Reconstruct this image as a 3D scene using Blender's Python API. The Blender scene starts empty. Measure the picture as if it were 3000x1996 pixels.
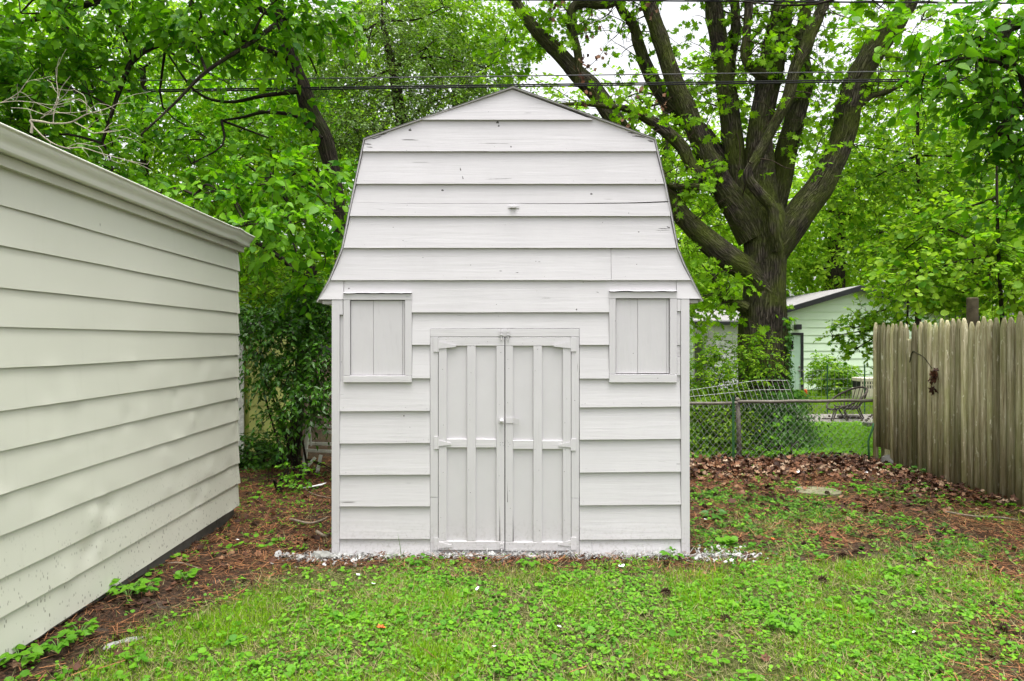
import bpy, bmesh, math, random
import numpy as np
from mathutils import Vector, Matrix

random.seed(7)
RNG = np.random.default_rng(11)
scene = bpy.context.scene
COL = scene.collection

# ------------------------------------------------------------------ camera
F = 2000.0            # focal length in photograph pixels (3000 wide)
CAM_Z = 1.60
cam_data = bpy.data.cameras.new('camera')
cam_data.sensor_width = 36.0
cam_data.lens = 24.0
cam_data.clip_start = 0.05
cam_data.clip_end = 500.0
cam = bpy.data.objects.new('camera', cam_data)
COL.objects.link(cam)
cam.location = (0, 0, CAM_Z)
cam.rotation_euler = (math.radians(90), 0, 0)
scene.camera = cam

# ------------------------------------------------------------------ sky, sun, exposure
SUN_ELEV, SUN_AZ = math.radians(82), math.radians(150)   # high above the yard behind thin cloud, a little behind the camera
world = bpy.data.worlds.new('World')
scene.world = world
world.use_nodes = True
wn = world.node_tree.nodes; wl = world.node_tree.links
for n in list(wn): wn.remove(n)
w_out = wn.new('ShaderNodeOutputWorld')
w_bg = wn.new('ShaderNodeBackground')
w_sky = wn.new('ShaderNodeTexSky')
w_sky.sky_type = 'NISHITA'
w_sky.sun_disc = False
w_sky.sun_elevation = SUN_ELEV
w_sky.sun_rotation = SUN_AZ
w_sky.air_density = 1.0
w_sky.dust_density = 6.0
w_sky.ozone_density = 1.0
w_hs = wn.new('ShaderNodeHueSaturation')        # overcast: the cloud takes the blue out
w_hs.inputs['Saturation'].default_value = 0.12
w_bg.inputs['Strength'].default_value = 0.15
wl.new(w_sky.outputs[0], w_hs.inputs['Color'])
wl.new(w_hs.outputs[0], w_bg.inputs['Color'])
wl.new(w_bg.outputs[0], w_out.inputs['Surface'])

sun_data = bpy.data.lights.new('sun', 'SUN')
sun_data.energy = 1.4
sun_data.angle = math.radians(45)
sun_data.color = (1.0, 0.97, 0.93)
sun = bpy.data.objects.new('sun', sun_data)
COL.objects.link(sun)
# SUN_AZ is clockwise from +Y as the sky node counts it
sdir = Vector((math.sin(SUN_AZ) * math.cos(SUN_ELEV), math.cos(SUN_AZ) * math.cos(SUN_ELEV), math.sin(SUN_ELEV)))
sun.rotation_euler = sdir.to_track_quat('Z', 'Y').to_euler()
sun.location = (0, -10, 30)

scene.view_settings.view_transform = 'Standard'
scene.view_settings.look = 'None'
scene.view_settings.gamma = 1.0
scene.view_settings.exposure = 1.42
scene.cycles.max_bounces = 10
scene.cycles.diffuse_bounces = 6
scene.cycles.transmission_bounces = 8
scene.cycles.transparent_max_bounces = 8

# ------------------------------------------------------------------ helpers
def P(u, v, d):
    """World point seen at photograph pixel (u, v) at depth d."""
    return Vector(((u - 1500) / F * d, d, CAM_Z - (v - 998) / F * d))

def link(o):
    COL.objects.link(o); return o

def thing(name, label, cat, loc=(0, 0, 0), group=None):
    o = link(bpy.data.objects.new(name, None))
    o.location = loc
    o.empty_display_size = 0.1
    o['label'] = label; o['category'] = cat
    if group: o['group'] = group
    return o

def tag(o, label=None, cat=None, group=None, kind=None):
    if label: o['label'] = label
    if cat: o['category'] = cat
    if group: o['group'] = group
    if kind: o['kind'] = kind
    return o

def attach(o, parent):
    """Child keeps its world-space vertices."""
    if parent is not None:
        o.parent = parent
        if parent.type == 'EMPTY' and parent.parent is None:
            o.matrix_parent_inverse = Matrix.Translation(-Vector(parent.location))
    return o

def obj(name, me, mat, parent=None):
    o = link(bpy.data.objects.new(name, me))
    if mat is not None and len(me.materials) == 0:
        me.materials.append(mat)
    return attach(o, parent)

def mesh_np(name, V, Fc, smooth=False, attrs=None):
    """Mesh from numpy: V (n,3); Fc (m,k) with k = 3 or 4; attrs {name: (array, type)} on points."""
    V = np.ascontiguousarray(V, dtype=np.float32); Fc = np.ascontiguousarray(Fc, dtype=np.int32)
    me = bpy.data.meshes.new(name)
    k = Fc.shape[1]
    me.vertices.add(len(V)); me.vertices.foreach_set('co', V.ravel())
    me.loops.add(Fc.size); me.loops.foreach_set('vertex_index', Fc.ravel())
    me.polygons.add(len(Fc))
    me.polygons.foreach_set('loop_start', np.arange(0, Fc.size, k, dtype=np.int32))
    me.polygons.foreach_set('use_smooth', np.full(len(Fc), smooth, dtype=bool))
    if attrs:
        for an, (arr, typ) in attrs.items():
            a = me.attributes.new(an, typ, 'POINT')
            arr = np.ascontiguousarray(arr, dtype=np.float32).ravel()
            a.data.foreach_set('vector' if typ == 'FLOAT_VECTOR' else 'value', arr)
    me.update(calc_edges=True)
    return me

class MB:
    """Collects boxes, prisms and tubes into one mesh."""
    def __init__(s): s.v = []; s.f = []
    def add(s, vs, fs):
        b = len(s.v); s.v += [tuple(p) for p in vs]; s.f += [tuple(i + b for i in f) for f in fs]; return s
    def box(s, lo, hi, M=None):
        x0, y0, z0 = lo; x1, y1, z1 = hi
        vs = [Vector(p) for p in ((x0,y0,z0),(x1,y0,z0),(x1,y1,z0),(x0,y1,z0),(x0,y0,z1),(x1,y0,z1),(x1,y1,z1),(x0,y1,z1))]
        if M is not None: vs = [M @ p for p in vs]
        return s.add(vs, [(0,3,2,1),(4,5,6,7),(0,1,5,4),(1,2,6,5),(2,3,7,6),(3,0,4,7)])
    def prism(s, pts, ext):
        n = len(pts); ext = Vector(ext)
        vs = [Vector(p) for p in pts] + [Vector(p) + ext for p in pts]
        fs = [tuple(range(n)), tuple(range(2*n - 1, n - 1, -1))]
        fs += [(i, i + n, (i + 1) % n + n, (i + 1) % n) for i in range(n)]
        return s.add(vs, fs)
    def tube(s, pts, rad, sides=8, cap=True):
        pts = [Vector(p) for p in pts]; n = len(pts)
        if not hasattr(rad, '__len__'): rad = [rad] * n
        ref = None; b = len(s.v)
        for i, p in enumerate(pts):
            t = (pts[min(i+1, n-1)] - pts[max(i-1, 0)]).normalized()
            if ref is None:
                ref = Vector((0,0,1)) if abs(t.z) < 0.9 else Vector((1,0,0))
            a = (ref - t * ref.dot(t)).normalized(); c = t.cross(a); ref = a
            for k in range(sides):
                an = 2*math.pi*k/sides
                s.v.append(tuple(p + (a*math.cos(an) + c*math.sin(an)) * rad[i]))
        for i in range(n - 1):
            for k in range(sides):
                k2 = (k+1) % sides
                s.f.append((b+i*sides+k, b+i*sides+k2, b+(i+1)*sides+k2, b+(i+1)*sides+k))
        if cap:
            s.f.append(tuple(b + k for k in range(sides))[::-1])
            s.f.append(tuple(b + (n-1)*sides + k for k in range(sides)))
        return s
    def build(s, name, mat, parent=None, smooth=False, bevel=0.0):
        me = bpy.data.meshes.new(name)
        bm = bmesh.new()
        vs = [bm.verts.new(p) for p in s.v]
        for f in s.f:
            try: bm.faces.new([vs[i] for i in f])
            except ValueError: pass
        bmesh.ops.recalc_face_normals(bm, faces=bm.faces)
        if bevel > 0:
            bmesh.ops.bevel(bm, geom=list(bm.edges), offset=bevel, segments=1, affect='EDGES', clamp_overlap=True)
        bm.to_mesh(me); bm.free()
        if smooth:
            me.polygons.foreach_set('use_smooth', np.ones(len(me.polygons), dtype=bool))
        return obj(name, me, mat, parent)

def crom(pts, per=6):
    """Catmull-Rom resample of rows (any width)."""
    A = np.asarray(pts, dtype=float); n = len(A)
    if n < 3: 
        t = np.linspace(0, 1, per + 1)[:, None]
        return A[0] * (1 - t) + A[-1] * t
    E = np.vstack([2*A[0] - A[1], A, 2*A[-1] - A[-2]])
    out = []
    for i in range(1, n):
        p0, p1, p2, p3 = E[i-1], E[i], E[i+1], E[i+2]
        for k in range(per):
            t = k / per
            out.append(0.5*((2*p1) + (-p0+p2)*t + (2*p0-5*p1+4*p2-p3)*t*t + (-p0+3*p1-3*p2+p3)*t**3))
    out.append(A[-1])
    return np.array(out)

def unit(a):
    return a / np.maximum(np.linalg.norm(a, axis=-1, keepdims=True), 1e-9)

# --- smooth value noise in numpy, used for ground and dents
_perm = np.random.default_rng(3).permutation(512)
_val = np.random.default_rng(4).random(512)
def vnoise(x, y, s=0):
    x = np.asarray(x, float); y = np.asarray(y, float)
    xi = np.floor(x).astype(int); yi = np.floor(y).astype(int)
    fx = x - xi; fy = y - yi
    fx = fx*fx*(3-2*fx); fy = fy*fy*(3-2*fy)
    h = lambda a, b: _val[_perm[(_perm[(a + 57*s) % 512] + b) % 512]]
    return (h(xi,yi)*(1-fx)+h(xi+1,yi)*fx)*(1-fy) + (h(xi,yi+1)*(1-fx)+h(xi+1,yi+1)*fx)*fy
def fbm(x, y, s=0, o=4):
    t = 0; a = 0.5
    for i in range(o):
        t = t + a * vnoise(np.asarray(x)*2**i, np.asarray(y)*2**i, s + i); a *= 0.5
    return t / (1 - 0.5**o)

# ------------------------------------------------------------------ materials
class NT:
    def __init__(s, name):
        s.m = bpy.data.materials.new(name); s.m.use_nodes = True
        s.n = s.m.node_tree.nodes; s.l = s.m.node_tree.links
        s.b = s.n['Principled BSDF']; s.out = s.n['Material Output']
    def node(s, t, **kw):
        n = s.n.new(t)
        for k, v in kw.items():
            if k in n.inputs: n.inputs[k].default_value = v
            else: setattr(n, k, v)
        return n
    def lk(s, a, b): s.l.new(a, b)
    def coords(s, scale=(1,1,1), rand=True):
        tc = s.node('ShaderNodeTexCoord')
        src = tc.outputs['Object']
        if rand:
            oi = s.node('ShaderNodeObjectInfo')
            mu = s.node('ShaderNodeMath', operation='MULTIPLY'); mu.inputs[1].default_value = 137.0
            s.lk(oi.outputs['Random'], mu.inputs[0])
            ad = s.node('ShaderNodeVectorMath', operation='ADD')
            s.lk(src, ad.inputs[0]); s.lk(mu.outputs[0], ad.inputs[1]); src = ad.outputs[0]
        mp = s.node('ShaderNodeMapping'); mp.inputs['Scale'].default_value = scale
        s.lk(src, mp.inputs['Vector'])
        return mp.outputs[0]
    def noise(s, vec, scale, detail=4, rough=0.55, dist=0.0):
        n = s.node('ShaderNodeTexNoise'); n.inputs['Scale'].default_value = scale
        n.inputs['Detail'].default_value = detail; n.inputs['Roughness'].default_value = rough
        n.inputs['Distortion'].default_value = dist
        s.lk(vec, n.inputs['Vector']); return n.outputs['Fac']
    def ramp(s, fac, stops):
        r = s.node('ShaderNodeValToRGB'); e = r.color_ramp.elements
        while len(e) > 1: e.remove(e[-1])
        e[0].position, e[0].color = stops[0][0], (*stops[0][1], 1)
        for p, c in stops[1:]:
            x = e.new(p); x.color = (*c, 1)
        s.lk(fac, r.inputs['Fac']); return r.outputs['Color']
    def mix(s, fac, a, b, mode='MIX'):
        m = s.node('ShaderNodeMix', data_type='RGBA', blend_type=mode)
        for v, i in ((fac, 0), (a, 6), (b, 7)):
            if isinstance(v, (int, float)): m.inputs[i].default_value = v
            elif isinstance(v, tuple): m.inputs[i].default_value = (*v, 1)
            else: s.lk(v, m.inputs[i])
        return m.outputs[2]
    def bump(s, h, strength, dist=0.01, prev=None):
        b = s.node('ShaderNodeBump'); b.inputs['Strength'].default_value = strength
        b.inputs['Distance'].default_value = dist
        s.lk(h, b.inputs['Height'])
        if prev is not None: s.lk(prev, b.inputs['Normal'])
        return b.outputs[0]
    def attr(s, name):
        a = s.node('ShaderNodeAttribute', attribute_name=name); return a
    def done(s, col=None, rough=0.6, normal=None, spec=0.3, metal=0.0):
        if col is not None:
            if isinstance(col, tuple): s.b.inputs['Base Color'].default_value = (*col, 1)
            else: s.lk(col, s.b.inputs['Base Color'])
        if isinstance(rough, (int, float)): s.b.inputs['Roughness'].default_value = rough
        else: s.lk(rough, s.b.inputs['Roughness'])
        s.b.inputs['Specular IOR Level'].default_value = spec
        s.b.inputs['Metallic'].default_value = metal
        if normal is not None: s.lk(normal, s.b.inputs['Normal'])
        return s.m

W3 = lambda v: (v, v, v)

def mat_paint(name, base, axis, bump=0.32, rough=0.5, dirt=0.32, speck=True, stretch=22):
    m = NT(name)
    sc = {'x': (1.0, stretch, stretch), 'y': (stretch, 1.0, stretch), 'z': (stretch, stretch, 1.0)}[axis]
    g = m.coords(sc)
    big = m.noise(g, 1.1, 3, 0.5, 0.6)
    fine = m.noise(g, 5.0, 4, 0.6, 0.3)
    p = m.coords((1, 1, 1))
    blot = m.noise(p, 3.0, 5, 0.6)
    tiny = m.noise(p, 55.0, 3, 0.6)
    col = m.mix(m.ramp(blot, [(0.3, W3(0)), (0.7, W3(1))]), tuple(c * 0.93 for c in base), base)
    col = m.mix(m.ramp(fine, [(0.20, W3(dirt * 0.55)), (0.42, W3(0))]), col, tuple(c * 0.6 for c in base))
    if speck:
        crack = m.noise(g, 2.6, 2, 0.4, 0.2)
        patch = m.noise(p, 4.3, 2, 0.5)
        cr = m.mix(1.0, m.ramp(crack, [(0.0, W3(1)), (0.255, W3(1)), (0.275, W3(0))]), m.ramp(patch, [(0.5, W3(0)), (0.62, W3(1))]), 'MULTIPLY')
        col = m.mix(cr, col, (0.16, 0.155, 0.15))
        vo = m.node('ShaderNodeTexVoronoi'); vo.inputs['Scale'].default_value = 13.0
        m.lk(p, vo.inputs['Vector'])
        sp = m.ramp(vo.outputs['Distance'], [(0.0, W3(1)), (0.035, W3(1)), (0.05, W3(0))])
        sel = m.ramp(m.noise(p, 9.0, 1), [(0.56, W3(0)), (0.6, W3(1))])
        col = m.mix(m.mix(1.0, sp, sel, 'MULTIPLY'), col, (0.12, 0.115, 0.11))
    sxz = m.node('ShaderNodeSeparateXYZ'); tcz = m.node('ShaderNodeTexCoord'); m.lk(tcz.outputs['Object'], sxz.inputs[0])
    mud = m.mix(1.0, m.ramp(sxz.outputs['Z'], [(0.02, W3(1)), (0.30, W3(0))]), m.ramp(m.noise(p, 46.0, 4, 0.7), [(0.50, W3(0)), (0.66, W3(0.42))]), 'MULTIPLY')
    col = m.mix(mud, col, (0.23, 0.215, 0.18))
    nrm = m.bump(big, bump, 0.006)
    nrm = m.bump(fine, bump * 0.8, 0.003, nrm)
    nrm = m.bump(tiny, 0.10, 0.002, nrm)
    return m.done(col, rough, nrm, 0.3)

SHED = (0.575, 0.557, 0.572)
M_SHED_X = mat_paint('shed_paint_horizontal', SHED, 'x')
M_SHED_Z = mat_paint('shed_paint_vertical', tuple(c*0.975 for c in SHED), 'z', bump=0.5, dirt=0.4)
M_PANEL = mat_paint('door_panel_paint', tuple(c*0.97 for c in SHED), 'z', bump=0.06, dirt=0.15, speck=False, stretch=4)
M_SHUT = mat_paint('shutter_paint', tuple(c*0.97 for c in SHED), 'z', bump=1.0, dirt=0.5, stretch=9)
M_HARD = mat_paint('painted_hardware', tuple(c*1.0 for c in SHED), 'z', bump=0.15, rough=0.4, speck=False)

def mat_garage():
    m = NT('garage_siding_paint')
    p = m.coords((1, 1, 1), rand=False)
    blot = m.noise(p, 1.2, 4, 0.55)
    base = (0.570, 0.575, 0.492)
    col = m.mix(m.ramp(blot, [(0.3, W3(0)), (0.7, W3(1))]), tuple(c*0.95 for c in base), base)
    # mud splashes thrown up from the ground onto the lowest courses
    sx = m.node('ShaderNodeSeparateXYZ'); tc = m.node('ShaderNodeTexCoord'); m.lk(tc.outputs['Object'], sx.inputs[0])
    low = m.ramp(sx.outputs['Z'], [(0.08, W3(1)), (0.75, W3(0))])
    near = m.ramp(sx.outputs['Y'], [(0.0, W3(1)), (1.0, W3(1))])
    vo = m.node('ShaderNodeTexVoronoi'); vo.inputs['Scale'].default_value = 62.0
    ps = m.coords((1, 1, 0.45), rand=False); m.lk(ps, vo.inputs['Vector'])
    sp = m.ramp(vo.outputs['Distance'], [(0.0, W3(1)), (0.22, W3(1)), (0.32, W3(0))])
    sel = m.ramp(m.noise(p, 22.0, 2), [(0.50, W3(0)), (0.60, W3(1))])
    spk = m.mix(1.0, m.mix(1.0, sp, sel, 'MULTIPLY'), low, 'MULTIPLY')
    col = m.mix(spk, col, (0.10, 0.095, 0.07))
    vo2 = m.node('ShaderNodeTexVoronoi'); vo2.inputs['Scale'].default_value = 5.0; m.lk(ps, vo2.inputs['Vector'])
    sp2 = m.ramp(vo2.outputs['Distance'], [(0.0, W3(1)), (0.02, W3(1)), (0.03, W3(0))])
    col = m.mix(sp2, col, (0.2, 0.19, 0.16))
    streak = m.noise(m.coords((6, 6, 0.6), rand=False), 3.0, 3)
    col = m.mix(m.ramp(streak, [(0.58, W3(0)), (0.8, W3(0.16))]), col, (0.42, 0.42, 0.34))
    h = m.noise(m.coords((1, 0.8, 2.2)), 3.2, 2, 0.4)
    nrm = m.bump(h, 0.05, 0.02)
    nrm = m.bump(m.noise(p, 240, 2), 0.05, 0.001, nrm)
    return m.done(col, 0.38, nrm, 0.35)
M_GARAGE = mat_garage()

def mat_plain(name, col, rough=0.6, spec=0.3, metal=0.0, var=0.15, scale=6, bump=0.1):
    m = NT(name)
    p = m.coords((1, 1, 1))
    n = m.noise(p, scale, 5, 0.6)
    c = m.mix(m.ramp(n, [(0.25, W3(0)), (0.75, W3(1))]), tuple(x*(1-var) for x in col), tuple(min(1, x*(1+var)) for x in col))
    return m.done(c, rough, m.bump(m.noise(p, scale*6, 4), bump, 0.004), spec, metal)

M_GUTTER = mat_plain('gutter_paint', (0.66, 0.665, 0.59), 0.32, 0.4, var=0.04, scale=2, bump=0.02)
M_SOFFIT = mat_plain('soffit_paint', (0.50, 0.50, 0.42), 0.5, 0.3, var=0.08, scale=4)
M_CONC = mat_plain('concrete', (0.13, 0.126, 0.112), 0.9, 0.2, var=0.45, scale=5, bump=0.5)
M_SLAB = mat_plain('mossy_concrete', (0.17, 0.165, 0.10), 0.9, 0.2, var=0.3, scale=9, bump=0.4)
M_SHINGLE = mat_plain('shingle', (0.16, 0.155, 0.15), 0.9, 0.2, var=0.4, scale=20, bump=0.5)
M_EDGE = mat_plain('roof_edge_metal', (0.30, 0.30, 0.29), 0.5, 0.4, var=0.5, scale=30, bump=0.3)
M_WOOD_GAPSHADE = mat_plain('bare_wood_and_gap_shade', (0.10, 0.095, 0.09), 0.9, 0.1, var=0.5, scale=40)  # bare wood; also the painted dark behind the shed's board gaps
M_BLACK = mat_plain('black_paint', (0.018, 0.019, 0.021), 0.5, 0.3, var=0.3)
M_HOLE = mat_plain('nail_hole', (0.045, 0.043, 0.04), 0.8, 0.1, var=0.3)
M_MINT = mat_plain('mint_siding', (0.66, 0.79, 0.62), 0.5, 0.3, var=0.05, scale=1.5, bump=0.03)
M_MINTDOOR = mat_plain('mint_door', (0.36, 0.50, 0.40), 0.45, 0.3, var=0.05)
M_WHITE = mat_plain('white_siding', (0.72, 0.70, 0.74), 0.5, 0.3, var=0.05, scale=1.5, bump=0.03)
M_WHITEWOOD = mat_plain('white_painted_wood', (0.80, 0.80, 0.74), 0.7, 0.2, var=0.25, scale=18, bump=0.3)
M_YELLOW = mat_plain('yellow_siding', (0.60, 0.62, 0.20), 0.6, 0.2, var=0.1, scale=3)
M_GLASS = mat_plain('dark_window_glass', (0.012, 0.013, 0.015), 0.08, 0.6, var=0.1)
M_GALV = mat_plain('galvanised_steel', (0.15, 0.135, 0.11), 0.7, 0.3, 0.2, var=0.45, scale=22, bump=0.25)
M_WIRE = mat_plain('galvanised_wire', (0.20, 0.20, 0.19), 0.6, 0.3, 0.2, var=0.3, scale=30)
M_PALEWIRE = mat_plain('pale_zinc_wire', (0.62, 0.62, 0.60), 0.5, 0.3, 0.0, var=0.2, scale=30)
M_POST = mat_plain('dark_round_timber', (0.085, 0.072, 0.045), 0.9, 0.1, var=0.5, scale=12, bump=0.6)
M_GREENPOST = mat_plain('green_post_paint', (0.03, 0.10, 0.035), 0.6, 0.3, var=0.3)
M_CABLE = mat_plain('cable_rubber', (0.012, 0.012, 0.012), 0.6, 0.2, var=0.2)
M_ALUWIRE = mat_plain('aluminium_cable', (0.10, 0.10, 0.10), 0.6, 0.3, 0.0, var=0.2)
M_CHAIR = mat_plain('rusty_wrought_iron', (0.045, 0.036, 0.030), 0.75, 0.2, var=0.5, scale=25)
M_ORANGE = mat_plain('orange_plastic', (0.75, 0.12, 0.03), 0.5, 0.3, var=0.15)
M_CREAM = mat_plain('cream_plastic', (0.66, 0.60, 0.48), 0.5, 0.3, var=0.1)
M_FLAKE = mat_plain('white_paint_flake', (0.36, 0.36, 0.35), 0.7, 0.2, var=0.5, scale=60)
M_ROCK = mat_plain('paint_splashed_stone', (0.22, 0.22, 0.205), 0.9, 0.2, var=0.5, scale=14, bump=0.6)
M_PAPER = mat_plain('white_scrap', (0.72, 0.73, 0.75), 0.6, 0.3, var=0.1)
M_STICK = mat_plain('dead_stick', (0.20, 0.165, 0.125), 0.9, 0.1, var=0.4, scale=30, bump=0.5)
M_DEADTWIG = mat_plain('bleached_dead_twig', (0.34, 0.31, 0.235), 0.9, 0.1, var=0.4, scale=30)
M_CONE = mat_plain('pine_cone', (0.055, 0.033, 0.022), 0.9, 0.1, var=0.5, scale=50, bump=0.6)
M_HROOF = mat_plain('grey_roof_shingles', (0.22, 0.212, 0.21), 0.9, 0.2, var=0.3, scale=8, bump=0.4)
M_PATIO = mat_plain('patio_concrete', (0.20, 0.185, 0.165), 0.9, 0.2, var=0.15, scale=3, bump=0.3)

def mat_picket():
    m = NT('weathered_picket')
    g = m.coords((60, 60, 2.2))
    n1 = m.noise(g, 1.0, 5, 0.7, 0.5)
    n2 = m.noise(m.coords((120, 120, 5)), 1.0, 4, 0.6)
    p = m.coords((3, 3, 1.2))
    n3 = m.noise(p, 1.6, 5, 0.65)
    n4 = m.noise(m.coords((30, 30, 9)), 1.0, 3, 0.6)
    col = m.ramp(n1, [(0.28, (0.050, 0.041, 0.022)), (0.44, (0.105, 0.092, 0.054)), (0.58, (0.160, 0.146, 0.098)), (0.74, (0.245, 0.235, 0.18))])
    col = m.mix(m.ramp(n3, [(0.42, W3(0)), (0.66, W3(0.55))]), col, (0.090, 0.098, 0.036))
    col = m.mix(m.ramp(n2, [(0.30, W3(0.7)), (0.40, W3(0))]), col, (0.030, 0.025, 0.014))
    col = m.mix(m.ramp(n4, [(0.63, W3(0)), (0.72, W3(0.55))]), col, (0.36, 0.35, 0.28))
    oi = m.node('ShaderNodeObjectInfo')
    col = m.mix(1.0, col, m.ramp(oi.outputs['Random'], [(0, (1.3, 1.3, 1.2)), (0.5, (2.7, 2.7, 2.65)), (1, (4.0, 4.0, 3.95))]), 'MULTIPLY')
    nrm = m.bump(n1, 0.7, 0.008); nrm = m.bump(n2, 0.5, 0.004, nrm)
    return m.done(col, 0.9, nrm, 0.12)
M_PICKET = mat_picket()

def mat_bark(name, dark, light, moss, moss_amt, ridge=1.0, scale=34):
    m = NT(name)
    a = m.attr('bark_co')
    mp = m.node('ShaderNodeMapping'); mp.inputs['Scale'].default_value = (1, 1, 0.11)
    m.lk(a.outputs['Vector'], mp.inputs['Vector'])
    n1 = m.noise(mp.outputs[0], scale, 5, 0.6, 0.8)
    vo = m.node('ShaderNodeTexVoronoi', feature='DISTANCE_TO_EDGE'); vo.inputs['Scale'].default_value = scale * 1.1
    wv = m.node('ShaderNodeVectorMath', operation='ADD')
    nn = m.node('ShaderNodeTexNoise'); nn.inputs['Scale'].default_value = scale * 0.7; nn.inputs['Detail'].default_value = 3
    m.lk(mp.outputs[0], nn.inputs['Vector'])
    sc = m.node('ShaderNodeVectorMath', operation='SCALE'); sc.inputs['Scale'].default_value = 0.06
    m.lk(nn.outputs['Color'], sc.inputs[0]); m.lk(mp.outputs[0], wv.inputs[0]); m.lk(sc.outputs[0], wv.inputs[1])
    m.lk(wv.outputs[0], vo.inputs['Vector'])
    fur = m.ramp(vo.outputs['Distance'], [(0.0, W3(0)), (0.22, W3(1))])
    col = m.ramp(n1, [(0.28, dark), (0.72, light)])
    col = m.mix(fur, tuple(c*0.75 for c in dark), col)
    tc = m.node('ShaderNodeTexCoord')
    big = m.noise(tc.outputs['Object'], 2.2, 4, 0.6)
    mm = m.ramp(big, [(0.62 - 0.3*moss_amt, W3(0)), (0.85 - 0.3*moss_amt, W3(0.8))])
    col = m.mix(mm, col, moss)
    nrm = m.bump(fur, 0.8*ridge, 0.018); nrm = m.bump(n1, 0.7*ridge, 0.012, nrm)
    return m.done(col, 0.92, nrm, 0.12)
M_BARK = mat_bark('maple_bark', (0.036, 0.030, 0.024), (0.145, 0.122, 0.094), (0.085, 0.108, 0.016), 0.74, 1.3)
M_BARK2 = mat_bark('dark_bark', (0.022, 0.018, 0.013), (0.075, 0.060, 0.042), (0.035, 0.050, 0.012), 0.4)
M_TWIG = mat_plain('twig_bark', (0.055, 0.042, 0.028), 0.9, 0.1, var=0.3, scale=20)

def mat_leaf(name, dark, light, trans=0.38, rough=0.42, spec=0.35, tcol=None, hue=0.0):
    m = NT(name)
    a = m.attr('tint')
    col = m.mix(a.outputs['Fac'], dark, light)
    m.done(col, rough, None, spec)
    tr = m.node('ShaderNodeBsdfTranslucent')
    t2 = m.mix(1.0, col, tcol or (1.25, 1.35, 0.55), 'MULTIPLY')
    m.lk(t2, tr.inputs['Color'])
    mx = m.node('ShaderNodeMixShader'); mx.inputs[0].default_value = trans
    m.lk(m.b.outputs[0], mx.inputs[1]); m.lk(tr.outputs[0], mx.inputs[2])
    m.lk(mx.outputs[0], m.out.inputs['Surface'])
    return m.m

# ================================================================== SETTING: ground
def zg(x, y):
    x = np.asarray(x, float); y = np.asarray(y, float)
    z = -0.25 * np.clip((y - 9.0) / 15.0, 0, 1)
    z = z + 0.030 * (fbm(x * 0.7 + 40, y * 0.7 + 40, 5, 3) - 0.5) * np.clip((np.hypot(x, y - 5) - 0.5) / 2, 0.25, 1)
    z = z + 0.085 * np.clip((5.4 - y) / 1.6, 0, 1) * np.exp(-((x + 2.42) / 0.33) ** 2)      # litter heaped along the garage
    return z

def lawn(x, y):
    """1 where the lawn grows, 0 where needles, leaves and bare soil show."""
    x = np.asarray(x, float); y = np.asarray(y, float)
    n = fbm(x * 1.1 + 9, y * 1.1 + 3, 1, 4) - 0.5
    n2 = fbm(x * 3.1 + 2, y * 3.1 + 8, 2, 3) - 0.5
    left = (x + 2.02 - 0.10 * (y - 4.0) - 0.38*np.clip(y-4.0, 0, 9)) * 2.6
    back = (4.84 - y) * 2.6
    right_back = 0.04 + 0.9 * n2 + 1.0 * n                       # patchy weeds to the right of the shed
    right_back = np.where(y > 7.3, right_back - (y - 7.3) * 0.9, right_back)
    right_back = np.where(x > 1.45, right_back, -1.0)
    edge = (4.60 + 0.05 * y - x) * 1.2 - 0.1                       # strip under the picket fence
    right_back = np.minimum(right_back, edge)
    corner = (2.62 - x) * 1.6 + np.clip(y - 3.8, -1, 2) * 0.8
    g = np.minimum(left, back)
    g = np.minimum(g, corner)
    g = np.clip(g, -1, 1) * 0.62 + n * 1.15 + 0.10
    g = np.maximum(g, right_back)
    far = np.clip((y - 9.7) * 2.0, 0, 1)
    g = np.where(y > 9.0, np.maximum(g * (1 - far), far * (1.0 + 0.5*n)), g)
    gap = (x < -0.9) & (y > 4.8)
    g = np.where(gap, np.minimum(g, -0.2 + 1.0 * n), g)
    return np.clip(g * 1.5 + 0.12, 0, 1)

def mat_ground():
    m = NT('soil_and_thatch')
    tc = m.node('ShaderNodeTexCoord')
    v = tc.outputs['Object']
    n1 = m.noise(v, 2.5, 6, 0.65); n2 = m.noise(v, 38, 5, 0.7); n3 = m.noise(v, 140, 3, 0.6)
    soil = m.ramp(n2, [(0.30, (0.010, 0.008, 0.006)), (0.5, (0.042, 0.027, 0.018)), (0.66, (0.10, 0.058, 0.034)), (0.8, (0.17, 0.12, 0.085))])
    that = m.ramp(n2, [(0.25, (0.020, 0.024, 0.008)), (0.5, (0.060, 0.070, 0.018)), (0.75, (0.17, 0.16, 0.065))])
    a = m.attr('lawn')
    col = m.mix(a.outputs['Fac'], soil, that)
    sx = m.node('ShaderNodeSeparateXYZ'); m.lk(v, sx.inputs[0])
    col = m.mix(m.ramp(m.noise(v, 5, 4), [(0.6, W3(0)), (0.75, W3(0.6))]), col, (0.115, 0.10, 0.082))
    nrm = m.bump(n2, 0.9, 0.02); nrm = m.bump(n3, 0.6, 0.006, nrm)
    return m.done(col, 0.95, nrm, 0.1)

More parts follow.
